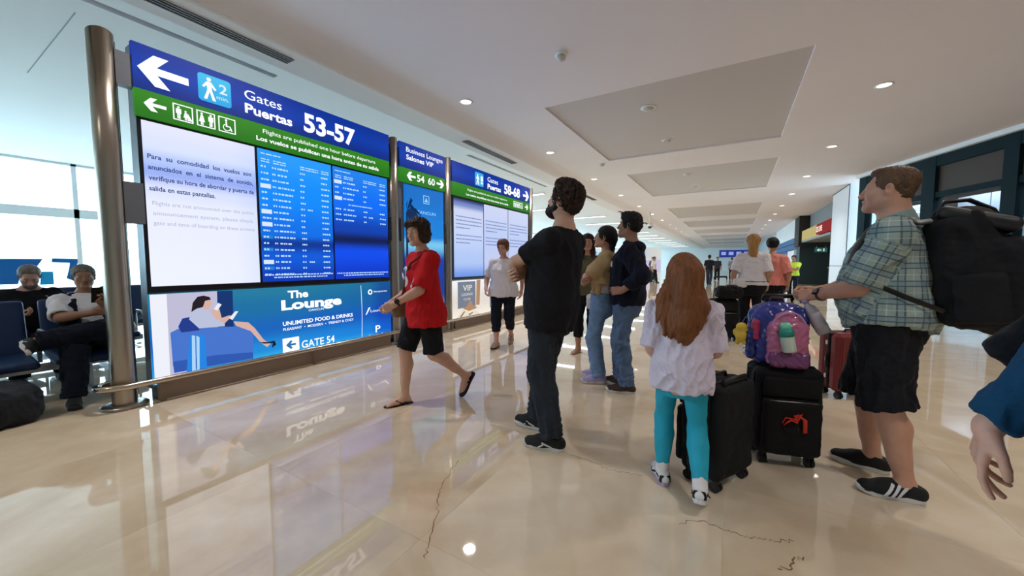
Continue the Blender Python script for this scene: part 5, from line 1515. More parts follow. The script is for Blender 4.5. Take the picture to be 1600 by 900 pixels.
# ---- man in black polo, arms crossed
p = man_polo = Person('person', 'bearded man in black polo and dark trousers with crossed arms watching the boards', (-1.085, 2.41), (-1, .06), 1.82, MALE, 'fair', w=1.08, lean=-8, drop=.006, pelvis=(0, .015),
    head=(-4, 12, 0), hf=.0036, hb=.008, belly=.18, neck=1.1,
    LL=dict(to=(-.13, -.07, .085), foot=(-.28, 1, 0)), RL=dict(to=(.09, .18, .085), foot=(.06, 1, 0)),
    L=dict(to=(.06, .235, 1.215), hint=(-.7, 1, -.45), dir=(.9, .0, .15), thumb=(0, .3, 1), pose='hold'), R=dict(to=(-.13, .22, 1.17), hint=(.7, .9, -.5), dir=(-.95, -.1, .1), thumb=(0, .4, 1), pose='fist'))
p.body(); p.brows(H_black)
p.top('polo_shirt', C_black, hem=-.165, grow=.022, flare=.014, sleeve=.38, sw=.013, amp=.007, seed=14, hemwave=.004, puff=.008)
soft('collar', [grp([cone(p.nb+p.T@vec(0, -.006, -.005), p.nb+p.T@vec(0, .004, .046), .074, .066, .0), cone(p.nb+p.T@vec(0, -.01, -.03), p.nb+p.T@vec(0, .008, .09), .060, .058, .0, 's'), half(p.T@nrm((0, .2, 1)), p.nb+p.T@vec(0, 0, .046))], 0)], .005, C_black, p.root, 1)
p.bottoms('trousers', C_char, length=1.0, hemr=.070, knee=.082, thigh=.100, amp=.009, scale=(7, 7, 5), seed=8, stack=.10)
for sd in 'LR': p.shoe(sd, S_black, S_sole, S_white, panels=(S_white, [(.03, .042, .035, .006, 24), (.07, .034, .02, .005, -30)]))
p.hair([p.cap(.016), ell(p.hp(0, -.02, .075), vec(.082, .095, .065), p.hR, .03), ell(p.hp(0, .03, .105), vec(.070, .06, .035), p.hR, .03), ell(p.hp(0, -.07, -.01), vec(.068, .045, .06), p.hR, .03)], H_brown, amp=.013, scale=(26, 26, 26), sharp=True, h=.0045, it=0)
soft('beard', [grp([ell(p.hp(0, .052, -.088), vec(.056, .058, .048), p.hR, .02), cone(p.hp(-.070, -.006, .0), p.hp(-.062, .01, -.05), .012, .018, .02), cone(p.hp(.070, -.006, .0), p.hp(.062, .01, -.05), .012, .018, .02), cone(p.hp(-.062, .01, -.05), p.hp(-.03, .07, -.09), .020, .022, .02), cone(p.hp(.062, .01, -.05), p.hp(.03, .07, -.09), .020, .022, .02), cone(p.hp(-.02, .09, -.052), p.hp(.02, .09, -.052), .011, .011, .01),
     ell(p.hp(0, .10, -.068), vec(.022, .02, .009), p.hR, .004, 's'), ell(p.hp(0, .10, -.01), vec(.05, .05, .04), p.hR, .01, 's')], 0)], .0045, H_black, p.root, 1, .003, (80, 80, 80), 3)

# ---- woman in white blouse, walking towards the camera
p = woman_white = Person('person', 'short-haired woman with glasses in white blouse and navy capris walking by the third board', (-3.02, 4.86), (.30, -.95), 1.62, FEMALE, 'pink', w=1.16, drop=.012, head=(-8, -4, 0), hf=.0042, hb=.009,
    RL=dict(to=(.07, .16, .078), foot=(.15, 1, 0)), LL=dict(to=(-.07, -.20, .13), foot=(-.1, .8, -.55), up=(0, .55, .8)),
    L=dict(to=(-.26, -.12, .86), hint=(-.6, -1, 0)), R=dict(to=(.25, .10, .88), hint=(.6, -1, 0)))
p.body(); p.brows(H_short); p.glasses(S_rub)
p.top('blouse', C_white, hem=-.12, grow=.026, flare=.03, sleeve=.46, sw=.020, amp=.008, seed=24, hemwave=.006, vneck=.10, puff=.012)
p.bottoms('capri_trousers', C_dknavy, length=.80, hemr=.066, knee=.082, thigh=.104, seed=9)
for sd in 'LR': p.shoe(sd, S_tan, S_rub, None, thick=.014, high=.062)
p.hair([p.cap(.014), ell(p.hp(0, -.02, .07), vec(.083, .098, .068), p.hR, .03), ell(p.hp(0, -.06, -.01), vec(.075, .055, .06), p.hR, .03)], H_short, amp=.006, scale=(50, 50, 30))

# ---- woman in olive top
p = woman_olive = Person('person', 'long-haired woman in olive top and black cropped trousers standing behind the crossed-arm watchers', (-1.74, 5.0), (.10, -.99), 1.66, FEMALE, 'tan', w=.96, head=(14, 0, 0), hf=.0044, hb=.010,
    LL=dict(to=(-.10, .04, .08)), RL=dict(to=(.12, -.02, .08), foot=(.3, 1, 0)), L=dict(to=(-.20, .16, .93), hint=(-.5, -1, 0), pose='hold'), R=dict(to=(.20, .12, .95), hint=(.5, -1, 0)), barefoot=True)
p.body(); p.brows(H_brown)
p.top('top', C_olive, hem=-.08, grow=.02, sleeve=.62, sw=.016, seed=34, vneck=.04)
p.bottoms('cropped_trousers', C_black, length=.80, hemr=.062, knee=.072, thigh=.096, seed=5)
for sd in 'LR': p.sandal(sd, S_tan, S_tan, False)
p.hair([p.cap(.016), ell(p.hp(0, -.03, .05), vec(.088, .096, .08), p.hR, .02), cone(p.hp(-.075, -.02, .02), p.hp(-.085, .015, -.22), .034, .030, .04), cone(p.hp(.075, -.02, .02), p.hp(.085, .015, -.22), .034, .030, .04), cone(p.hp(0, -.07, .0), p.hp(0, -.075, -.24), .07, .06, .05)], H_brown, amp=.006, scale=(50, 50, 8))
b = thing('white_bag', 'soft white handbag held by the woman in the olive top', 'bag', tuple(p.root.location), p.root.rotation_euler.z)
h = p.arm['L']['w']
soft('pouch', [rbox(h+vec(.02, .06, -.17), (.13, .06, .10), .05)], .009, cloth('white_leather', rgb(206, 200, 192), .5), b, 2, .010, 6)
MB().tube([h+vec(-.06, .06, -.09), h+vec(-.04, .05, -.02), h+vec(.0, .04, -.012), h+vec(.05, .05, -.03), h+vec(.09, .06, -.09)], .008, 8).build('handle', cloth('white_leather', rgb(206, 200, 192), .5), b)

# ---- woman with cardigan, arms crossed
p = woman_tan = Person('person', 'woman in glasses with tan cardigan on her shoulders, arms crossed, in light jeans', (-1.18, 3.92), (-.97, -.24), 1.65, FEMALE, 'tan', w=.98, lean=-3, pelvis=(0, .02), head=(-6, 4, 0), hf=.0040, hb=.009,
    LL=dict(to=(-.10, .03, .08), foot=(-.2, 1, 0)), RL=dict(to=(.10, .05, .08)),
    L=dict(to=(.08, .185, 1.10), hint=(-1, .45, -.6), dir=(.95, .1, .1), thumb=(0, .3, 1), pose='hold'), R=dict(to=(-.12, .20, 1.06), hint=(.7, .9, -.5), dir=(-.95, 0, .1), thumb=(0, .4, 1), pose='hold'))
p.body(); p.brows(H_black); p.glasses(S_rub)
p.top('white_top', C_white, hem=.025, grow=.012, sleeve=.3, sw=.006, seed=44, flare=.006)
p.top('cardigan', C_tan, hem=.17, grow=.030, sleeve=.42, sw=.028, flare=.03, neck=.018, amp=.010, seed=45, hemwave=.012, puff=.015, h=.007,
      open_front=lambda p: [rbox(p.tp(0, .19, .2), (.055, .12, .4), .03, p.T, .01, 's')])
soft('cardigan_fall', [cone(p.tp(-.13, .10, .36), p.tp(-.16, .09, .09), .05, .035, .03, sq=(p.T[:, 1], .45)), cone(p.tp(-.16, .05, .30), p.tp(-.18, .03, .07), .045, .03, .03, sq=(p.T[:, 0], .5))], .008, C_tan, p.root, 1, .008, 7)
p.bottoms('jeans', C_jean, length=1.0, hemr=.082, knee=.078, thigh=.098, waist=.065, grow=.022, amp=.006, scale=(7, 7, 5), seed=11, stack=.07)
for sd in 'LR': p.shoe(sd, S_lav, S_sole, S_white, thick=.03)
p.hair([p.cap(.012), ell(p.hp(0, -.03, .055), vec(.080, .094, .074), p.hR, .02), ell(p.hp(0, -.085, .01), vec(.06, .05, .06), p.hR, .03), cone(p.hp(0, -.10, -.03), p.hp(0, -.095, -.20), .040, .028, .03)], H_black, amp=.003, scale=(60, 60, 10))

# ---- man in navy sweatshirt
p = man_navy = Person('person', 'young man in navy sweatshirt and blue jeans standing right behind the cardigan woman', (-.90, 3.77), (-.99, -.10), 1.75, MALE, 'brown', w=1.04, lean=-2, head=(-6, 6, 0), hf=.0038, hb=.009,
    LL=dict(to=(-.11, -.03, .08), foot=(-.15, 1, 0)), RL=dict(to=(.12, .06, .08)),
    L=dict(to=(-.235, .015, 1.01), hint=(-.55, -1, .05), dir=(.25, .9, -.05), thumb=(.3, .2, 1), pose='hold'), R=dict(to=(.2, .18, 1.05), hint=(.6, -1, 0), dir=(-.6, .7, 0), pose='hold'))
p.body(); p.brows(H_black)
p.top('sweatshirt', C_navy, hem=-.09, grow=.030, flare=.006, sleeve=.86, sw=.022, neck=.014, amp=.010, seed=54, puff=.018, long_slack=.008)
soft('hood', [grp([ell(p.tp(0, -.075, .475), vec(.135, .075, .06), p.T, .02), cone(p.tp(-.08, .02, .50), p.tp(.08, .02, .50), .035, .035, .03), cone(p.nb+p.T@vec(0, 0, -.02), p.nb+p.T@vec(0, .01, .12), .054, .062, .01, 's')], .02)], .008, C_navy, p.root, 1, .006, 8)
print_on(p, 'chest_print', 0, 0, 0, 0, M_pw, .008, [(-.09, .34), (.09, .34), (.09, .27), (-.09, .27)], 'sweatshirt')
p.bottoms('jeans', C_jean2, length=1.0, hemr=.074, knee=.082, thigh=.098, amp=.010, scale=(8, 8, 6), seed=12, stack=.09)
for sd in 'LR': p.shoe(sd, S_brown, S_sole, None, thick=.032)
p.hair([p.cap(.013), ell(p.hp(0, -.012, .085), vec(.078, .088, .052), p.hR, .03), ell(p.hp(0, .05, .10), vec(.06, .045, .035), p.hR, .02), ell(p.hp(0, -.065, -.0), vec(.066, .046, .05), p.hR, .03)], H_black, amp=.006, scale=(60, 60, 40), h=.005)

# ---- girl from behind
p = girl = Person('person', 'girl with long auburn hair, pale T-shirt and turquoise leggings seen from behind', (-.225, 2.20), (-.10, 1.0), 1.30, CHILD, 'pink', w=1.0, headk=.90, lean=2, pyaw=-6, head=(10, 3, -3), drop=.016, hf=.0036, hb=.007, limb=.98,
    LL=dict(to=(-.085, .07, .062), foot=(-.35, .95, 0)), RL=dict(to=(.105, -.145, .115), foot=(.10, .86, -.42), up=(0, .43, .9), hint=(.0, 1, .1)),
    L=dict(to=(-.13, .14, .70), hint=(-.25, -1, -.2), pose='hold'), R=dict(to=(.10, .19, .74), hint=(.55, -1, -.3), pose='hold'))
p.body(); p.brows(H_red)
p.top('t_shirt', C_lav, hem=-.135, grow=.030, flare=.044, sleeve=.50, sw=.022, amp=.010, scale=(7, 7, 5), seed=64, hemwave=.012, puff=.02, h=.006)
p.bottoms('leggings', C_turq, length=.93, waist=.06, grow=.006, hemr=.050, knee=.064, thigh=.094, amp=.0025, seed=13, h=.006)
for sd in 'LR':
    soft('sock', [grp([cone(p.leg[sd]['a']-p.leg[sd]['up']*.02, p.leg[sd]['a']+nrm(p.leg[sd]['k']-p.leg[sd]['a'])*.075, .036, .037, 0), half(nrm(p.leg[sd]['k']-p.leg[sd]['a']), p.leg[sd]['a']+nrm(p.leg[sd]['k']-p.leg[sd]['a'])*.06)], 0)], .005, C_white, p.root, 1)
    p.shoe(sd, S_white, S_lav if sd == 'L' else S_white, S_black, size=1.06, thick=.036, panels=(S_black, [(-.03, .062, .02, .008, 20), (.04, .052, .03, .007, -20), (.10, .036, .02, .010, 30), (-.068, .048, .010, .03, 0)]))
k = p.hk
hops = [ell(p.hp(0, -.02, .035), vec(.086, .104, .094)*k, p.hR, .02), ell(p.hp(0, -.05, .0), vec(.092, .085, .10)*k, p.hR, .03)]
hops += [cone(p.hp(0, -.075, -.02), p.tp(.005, -.118, .36), .078, .075, .05), cone(p.tp(.0, -.12, .36), p.tp(.02, -.135, .24), .072, .035, .05, sq=(p.T[:, 1], .5))]
rr = random.Random(9)
for i in range(42):
    a = rr.uniform(-1.15, 1.15); s0 = p.hp(sin(a)*.082, -.045-cos(a)*.045, rr.uniform(-.06, .03))
    e = p.tp(sin(a)*.15-.025+rr.uniform(-.02, .02), -.118-.028*cos(a)+rr.uniform(-.014, .010), rr.uniform(.20, .36)+.07*abs(a))
    m1 = s0*.45+e*.55+p.T@vec(sin(a)*.03, -.012, 0)
    hops += [cone(s0, m1, .017, .016, .012), cone(m1, e, .016, .0045, .012)]
p.hair(hops, H_red, amp=.0035, scale=(70, 70, 9), h=.0042, it=1)

# ---- man in plaid with backpack
def plaid_mat():
    m = bpy.data.materials.new('plaid_cotton'); m.use_nodes = True; nt = m.node_tree; N = nt.nodes; Lk = nt.links; b = N['Principled BSDF']
    b.inputs['Roughness'].default_value = .85; b.inputs['Specular IOR Level'].default_value = .25
    at = N.new('ShaderNodeAttribute'); at.attribute_name = 'weave'; sp = N.new('ShaderNodeSeparateXYZ'); Lk.new(at.outputs['Vector'], sp.inputs[0])
    base = N.new('ShaderNodeRGB'); base.outputs[0].default_value = rgb(146, 160, 158)+(1,); col = base.outputs[0]
    def band(axis, period, off, width, c, fac):
        nonlocal col
        a = N.new('ShaderNodeMath'); a.operation = 'ADD'; a.inputs[1].default_value = off; Lk.new(sp.outputs[axis], a.inputs[0])
        w = N.new('ShaderNodeMath'); w.operation = 'PINGPONG'; w.inputs[1].default_value = period/2; Lk.new(a.outputs[0], w.inputs[0])
        l = N.new('ShaderNodeMath'); l.operation = 'LESS_THAN'; l.inputs[1].default_value = width/2; Lk.new(w.outputs[0], l.inputs[0])
        f = N.new('ShaderNodeMath'); f.operation = 'MULTIPLY'; f.inputs[1].default_value = fac; Lk.new(l.outputs[0], f.inputs[0])
        mx = N.new('ShaderNodeMix'); mx.data_type = 'RGBA'; Lk.new(f.outputs[0], mx.inputs['Factor']); Lk.new(col, mx.inputs['A']); mx.inputs['B'].default_value = tuple(c)+(1,); col = mx.outputs['Result']
    for ax in (0, 1):
        band(ax, .092, 0, .036, rgb(108, 130, 140), .5)
        band(ax, .092, .046, .004, rgb(196, 202, 190), .5)
        band(ax, .092, .013, .006, rgb(54, 66, 72), .7)
        band(ax, .092, -.013, .006, rgb(54, 66, 72), .7)
        band(ax, .092, .030, .004, rgb(150, 160, 90), .5)
    Lk.new(col, b.inputs['Base Color'])
    tc = N.new('ShaderNodeTexCoord'); n = N.new('ShaderNodeTexNoise'); n.inputs['Scale'].default_value = 60; Lk.new(tc.outputs['Object'], n.inputs['Vector'])
    bp = N.new('ShaderNodeBump'); bp.inputs['Strength'].default_value = .25; bp.inputs['Distance'].default_value = .01; Lk.new(n.outputs['Fac'], bp.inputs['Height']); Lk.new(bp.outputs[0], b.inputs['Normal'])
    return m
p = man_plaid = Person('person', 'man in grey-green plaid shirt and black shorts holding the handle of a black suitcase', (.76, 2.90), (-.95, .30), 1.80, MALE, 'ruddy', w=1.12, sh=.218, lean=1, drop=.004, head=(-3, 5, 0), hf=.0030, hb=.007, hand_h=.0032, belly=.26, neck=1.22, limb=1.10, jaw=1.12,
    LL=dict(to=(-.13, -.12, .085), foot=(-.38, .92, 0)), RL=dict(to=(.15, .03, .085), foot=(.02, 1, 0)),
    L=dict(to=(-.075, .305, 1.075), hint=(-.75, -.6, -.8), dir=(.35, .93, -.12), thumb=(.55, .1, .8), pose='grip'), R=dict(to=(.06, .33, 1.085), hint=(.8, -.7, -.7), dir=(-.3, .95, -.05), thumb=(-.5, .1, .85), pose='grip'))
p.body(); p.brows(H_mid)
sh = p.top('plaid_shirt', plaid_mat(), hem=-.085, grow=.026, flare=.022, sleeve=.52, sw=.022, neck=.012, amp=.009, scale=(5, 5, 4), seed=74, hemwave=.004, round_hem=.05, puff=.02, h=.006, vneck=.05)
def weave(o, p):
    me = o.data; n = len(me.vertices); co = np.empty(n*3); me.vertices.foreach_get('co', co); co = co.reshape(-1, 3)
    L = (co-p.pel)@p.T; W = np.zeros((n, 3))
    W[:, 0] = np.arctan2(L[:, 0], L[:, 1]+.02)*.21; W[:, 1] = L[:, 2]
    for sd in 'LR':
        a, e = p.arm[sd]['s'], p.arm[sd]['e']; u = nrm(e-a); t = (co-a)@u; r = co-a-np.outer(t, u); d = np.linalg.norm(r, axis=1)
        x = nrm(np.cross(u, (0, 0, 1))); y = np.cross(u, x)
        s = (t > .03) & (d < .10)
        W[s, 0] = np.arctan2(r[s]@x, r[s]@y)*.075; W[s, 1] = t[s]
    at = me.attributes.new('weave', 'FLOAT_VECTOR', 'POINT'); at.data.foreach_set('vector', W.ravel())
weave(sh, p)
ck = mat('plaid_collar', rgb(136, 152, 146), .85, bump=.2, bscale=60)
soft('collar', [grp([cone(p.nb+p.T@vec(0, -.008, -.012), p.nb+p.T@vec(0, .008, .052), .088, .080, .0), cone(p.nb+p.T@vec(0, -.012, -.04), p.nb+p.T@vec(0, .012, .10), .072, .071, .0, 's'), half(p.T@nrm((0, .38, 1)), p.nb+p.T@vec(0, 0, .05)),
     rbox(p.nb+p.T@vec(0, .12, .02), (.018, .08, .10), .005, p.T@rotz(0), .01, 's')], 0)], .0045, ck, p.root, 1)
b = MB()
for i in range(6):
    z = .40-.075*i; zz = [s[0] for s in p.secs]; y = float(np.interp(z*p.k, zz, [s[2]+s[3] for s in p.secs]))+.040*p.k+.016*max(0, 1-abs(z-.12)/.24)
    c = p.tp(0, 0, z)+p.T[:, 1]*y
p.bottoms('shorts', C_black, length=.545, hemr=.118, knee=.1, thigh=.112, waist=.06, amp=.010, scale=(6, 6, 4), seed=15, h=.007)
for sd in 'LR': p.shoe(sd, S_black, S_sole, mat('lace_dark', rgb(40, 40, 42), .8), (S_white, 1.0), h=.0036)
p.hair([p.cap(.006), ell(p.hp(0, -.028, .052), vec(.079, .092, .068), p.hR, .02), ell(p.hp(0, .030, .090), vec(.062, .050, .028), p.hR, .02), ell(p.hp(0, -.062, -.025), vec(.062, .036, .05), p.hR, .02)], H_mid, amp=.0028, scale=(70, 70, 40), h=.004, fz=.022)
p.watch('L', mat('watch_band_plum', rgb(64, 36, 54), .5), M_phone)
b = MB(); w = p.arm['L']

# ---- the two women walking away
p = woman_tee = Person('person', 'blond woman in white T-shirt and black trousers walking away with a white hip bag', (.27, 7.37), (.02, 1), 1.73, FEMALE, 'tan', w=1.08, head=(6, 0, 0), hf=.005, hb=.010,
    LL=dict(to=(-.09, .12, .08)), RL=dict(to=(.09, -.12, .10), foot=(0, .9, -.4), up=(0, .4, .9)), L=dict(to=(-.26, .06, .90), hint=(-.4, -1, 0)), R=dict(to=(.22, .10, .90), hint=(.3, -1, 0)))
p.body()
p.top('t_shirt', C_white, hem=-.03, grow=.026, flare=.02, sleeve=.46, sw=.024, amp=.009, seed=84, puff=.012)
p.bottoms('trousers', C_black, length=.98, hemr=.078, knee=.08, thigh=.102, seed=16)
for sd in 'LR': p.shoe(sd, S_black, S_sole)
p.hair([p.cap(.018), ell(p.hp(0, -.04, .04), vec(.092, .09, .09), p.hR, .03), cone(p.hp(0, -.09, .0), p.hp(-.01, -.115, -.20), .060, .050, .04), cone(p.hp(-.04, -.09, -.04), p.hp(-.06, -.10, -.26), .03, .015, .03), cone(p.hp(.03, -.10, -.04), p.hp(.04, -.12, -.27), .03, .014, .03)], H_blond, amp=.006, scale=(50, 50, 8))
b = thing('hip_bag', 'white hip bag worn on the left side of the blond woman', 'bag', tuple(p.root.location), p.root.rotation_euler.z)
soft('pouch', [rbox(p.pel+vec(-.15, -.16, -.0), (.13, .045, .075), .035, rotz(radians(35)))], .009, C_white, b, 1)
MB().tube([p.pel+vec(.215*sin(a), .165*cos(a)-.012, .03) for a in np.linspace(0, 2*pi, 25)[:-1]], .02, 8, closed=True, flat=.35).build('belt', S_rub, b)
p = woman_coral = Person('person', 'woman in coral top with dark hair tied up walking away beside the blond woman', (.58, 7.98), (.05, 1), 1.70, FEMALE, 'tan', w=1.10, head=(-12, -4, 0), hf=.005, hb=.010,
    LL=dict(to=(-.09, -.12, .09), foot=(0, .9, -.3), up=(0, .3, .9)), RL=dict(to=(.09, .12, .08)), L=dict(to=(-.20, .2, .95), hint=(-.3, -1, 0)), R=dict(to=(.24, .06, .88), hint=(.3, -1, 0)))
p.body()
p.top('top', C_coral, hem=-.04, grow=.024, flare=.02, sleeve=.5, sw=.022, amp=.008, seed=94, puff=.01)
p.bottoms('trousers', C_black, length=.98, hemr=.08, knee=.082, thigh=.104, seed=17)
for sd in 'LR': p.shoe(sd, S_black, S_sole)
p.hair([p.cap(.014), ell(p.hp(0, -.04, .05), vec(.086, .09, .08), p.hR, .03), ell(p.hp(0, -.11, .05), vec(.055, .05, .055), p.hR, .02)], H_black, amp=.006, scale=(50, 50, 30))

# ---- worker in a hi-vis vest
p = worker = Person('person', 'worker in yellow hi-vis vest and dark trousers standing before the cafe', (1.95, 17.5), (-.35, -.94), 1.56, MALE, 'brown', w=1.02, hf=.006, hb=.014, hand_h=.006,
    L=dict(to=(.05, .22, 1.05), hint=(-1, .2, -.4), dir=(1, 0, 0), thumb=(0, 0, 1)), R=dict(to=(-.08, .22, 1.02), hint=(1, .2, -.4), dir=(-1, 0, 0), thumb=(0, 0, 1)))
p.body(); p.top('vest', C_hi, hem=-.06, grow=.03, sleeve=.45, sw=.02, seed=3, h=.012); p.bottoms('trousers', C_dknavy, length=1.0, seed=4, h=.012)
for sd in 'LR': p.shoe(sd, S_black, S_rub, h=.008)
p.hair([p.cap(.014)], H_black, h=.01, it=1)

# ---- passer-by at the edge, mostly outside the frame
p = passer = Person('person', 'passer-by in teal-blue sleeves at the right edge, one hand hanging down', (.70, 1.20), (-.92, .40), 1.66, MALE, 'pink', w=.92, head=(0, -2, 0), hf=.0034, hb=.009, hand_h=.0022, sh=.17, pelvis=(0, -.04),
    L=dict(to=(-.22, -.22, .86), hint=(-.4, -1, 0)), R=dict(to=(.10, .243, .80), hint=(.5, -1, -.1), dir=(.02, .12, -1), thumb=(-1, -.25, -.1), pose='hang', spread=2),
    LL=dict(to=(-.10, -.30, .13), foot=(0, .8, -.5), up=(0, .5, .8)), RL=dict(to=(.09, .10, .08)))
p.body(); p.brows(H_brown)
p.top('sweater', C_teal, hem=-.10, grow=.028, flare=.006, sleeve=.97, sw=.014, amp=.010, seed=104, long_slack=.016, h=.006)
p.bottoms('trousers', C_black, length=1.0, seed=19)
for sd in 'LR': p.shoe(sd, S_black, S_sole)
p.hair([p.cap(.014)], H_brown, h=.008)
# ------------------------------------------------------------------ seating
M_seat = mat('seat_blue_vinyl', rgb(16, 44, 84), .5, bump=.1, bscale=120); M_alu = mat('seat_aluminium', rgb(176, 180, 186), .3, metal=.9)
def seat_bench(x, ys, label, group=None):
    t = thing('seat_bench', label, 'seating', (x, 0, 0), 0, group)
    y0, y1 = ys[0]-.34, ys[-1]+.34
    MB().box(-.06, .02, y0, y1, .26, .33, bev=.01).build('beam', M_alu, t)
    for y in (ys[0], ys[-1]):
        MB().prism([(-.28, .02), (.34, .02), (.34, .045), (.03, .07), (.02, .27), (-.06, .27), (-.07, .07), (-.28, .045)], -(y-.025), -(y+.025), 0, None, 'y').build('leg', M_alu, t)
    for y in ys:
        s = soft('seat_pan', [rbox((.06, y, .385), (.245, .25, .035), .03, roty(radians(4)))], .016, M_seat, t, 1)
        b = soft('backrest', [rbox((-.245, y, .65), (.035, .25, .27), .03, roty(radians(-12)))], .016, M_seat, t, 1)
        MB().box(-.20, .02, y-.2, y-.16, .32, .352).box(-.20, .02, y+.16, y+.2, .32, .352).build('bracket', M_alu, t)
    for i in range(len(ys)+1):
        y = ys[0]-.29+i*(ys[-1]-ys[0])/max(1, len(ys)-1) if i < len(ys) else ys[-1]+.29
        MB().tube([(-.05, y, .34), (-.05, y, .60), (.02, y, .65), (.20, y, .65), (.24, y, .62), (.24, y, .58)], .016, 8).build('armrest', M_alu, t)
    return t
SB = -5.52
seat_bench(SB, [-.72, -.14, .44, 1.02], 'front row of dark blue airport seats beside the near steel pole', 'rows of airport seats')
seat_bench(SB-1.25, [-.9, -.32, .26, .84, 1.42], 'second row of dark blue airport seats, under the man in black', 'rows of airport seats')
seat_bench(SB-2.7, [-.9, -.32, .26, .84, 1.42, 2.0], 'third row of dark blue airport seats nearest the windows', 'rows of airport seats')

# ---- seated man with phone
p = man_phone = Person('person', 'seated grey-haired man in white polo and navy vest looking at his phone, legs crossed', (SB+.03, 1.045), (1, -.06), 1.67, MALE, 'brown', w=1.14, belly=.35, lean=-14, head=(-4, -16, 0), seat=.50, hf=.0042, hb=.010, limb=1.05,
    RL=dict(to=(.19, .50, .082), foot=(.15, 1, 0), hint=(.1, 1, .6)), LL=dict(to=(.37, .43, .60), foot=(.15, .9, -.25), up=(-.9, .1, .35), hint=(-1, .7, .5)),
    R=dict(to=(.02, .28, .80), hint=(1, -.2, -.5), dir=(-.9, .3, .15), thumb=(0, .2, 1), pose='hold'), L=dict(to=(-.055, .31, .87), hint=(-1, -.4, -.6), dir=(.1, .25, .95), thumb=(.8, .2, .2), pose='hold'))
p.body(); p.brows(H_grey)
p.top('polo_shirt', C_white, hem=-.04, grow=.018, sleeve=.50, sw=.020, flare=.004, seed=204, amp=.008)
p.top('vest', C_dknavy, hem=-.02, grow=.034, sleeve=.1, sw=.02, flare=.004, sleeves='', seed=205, neck=.016, open_front=lambda p: [rbox(p.tp(0, .2, .2), (.075, .16, .5), .03, p.T, .01, 's')])
p.bottoms('trousers', C_dknavy, length=1.0, hemr=.078, knee=.088, thigh=.105, amp=.009, seed=21, stack=.05)
for sd in 'LR': p.shoe(sd, S_black, S_sole if sd == 'L' else S_rub, S_white if sd == 'R' else None, panels=(S_white, [(.05, .04, .03, .004, 20)]))
p.hair([p.cap(.008), ell(p.hp(0, -.03, .05), vec(.079, .094, .072), p.hR, .02), ell(p.hp(0, -.075, -.02), vec(.062, .036, .05), p.hR, .02)], H_grey, amp=.003, scale=(70, 70, 40), h=.005)
h = p.arm['L']; c = h['w']+h['d']*.105+vec(.03, .02, 0)
ph = thing('smartphone', 'black smartphone held up by the seated man with crossed legs', 'phone', tuple(p.root.location), p.root.rotation_euler.z)
M4 = Matrix.Translation(Vector(c)) @ Matrix(rotx(radians(-25)).tolist()).to_4x4()
b = MB().box(-.039, .039, -.005, .005, -.08, .08, 0, M4, .004).build('case', M_phone, ph)
MB().box(-.034, .034, -.0065, -.005, -.072, .072, 0, M4).build('display', glow('phone_display', rgb(120, 150, 190), .6), ph)
# ---- seated man behind
p = man_black = Person('person', 'grey balding man in black shirt seated in the second row with bowed head', (SB-1.22, .85), (1, -.05), 1.70, MALE, 'pink', w=1.12, lean=7, head=(-2, -32, 0), seat=.50, hf=.0045, hb=.010,
    RL=dict(to=(.14, .46, .082), hint=(.1, 1, .6)), LL=dict(to=(-.14, .46, .082), hint=(-.1, 1, .6)), R=dict(to=(.12, .32, .73), hint=(1, -.4, -.3), dir=(-.7, .6, 0), pose='hold'), L=dict(to=(-.12, .32, .73), hint=(-1, -.4, -.3), dir=(.7, .6, 0), pose='hold'))
p.body(); p.brows(H_grey)
p.top('shirt', C_black, hem=-.04, grow=.02, sleeve=.42, sw=.02, seed=214); p.bottoms('trousers', C_dknavy, length=1.0, seed=22)
for sd in 'LR': p.shoe(sd, S_black, S_rub)
p.hair([p.cap(.005), ell(p.hp(0, -.05, .03), vec(.078, .078, .07), p.hR, .02)], H_grey, amp=.002, h=.006, fz=.03)
soft('beard', [grp([ell(p.hp(0, .050, -.088), vec(.054, .054, .044), p.hR, .02), ell(p.hp(0, .10, -.066), vec(.022, .02, .010), p.hR, .004, 's'), ell(p.hp(0, .10, -.01), vec(.05, .05, .04), p.hR, .01, 's')], 0)], .006, H_grey, p.root, 1, .003, 60)

# ---- people far down the concourse, small in the picture
far = [((-1.2, 24.5), (.2, 1), 1.74, MALE, C_black, C_char, 'distant man in black standing alone beyond the girl in mid-concourse'), ((-1.0, 31), (.1, -1), 1.72, MALE, C_char, C_black, 'distant walker in charcoal far down the concourse, left of the grey one'),
       ((-.1, 33), (0, 1), 1.70, FEMALE, cloth('grey_cotton', rgb(130, 132, 136)), C_black, 'distant walker in grey far down the concourse'), ((1.0, 36), (.1, -1), 1.72, MALE, C_dknavy, C_jean2, 'distant walker in navy and jeans far down the concourse'),
       ((-4.4, 25.5), (1, -.4), 1.68, FEMALE, C_white, C_black, 'distant woman in white near the lilac kiosk'), ((-3.1, 27.5), (-1, -.2), 1.74, MALE, C_black, C_black, 'distant man all in black near the lilac kiosk'),
       ((-5.2, 29.5), (.6, -1), 1.72, MALE, C_olive, C_char, 'distant man in olive near the lilac kiosk'), ((.9, 27), (0, 1), 1.7, FEMALE, C_coral, C_dknavy, 'distant walker in coral ahead of the two women')]
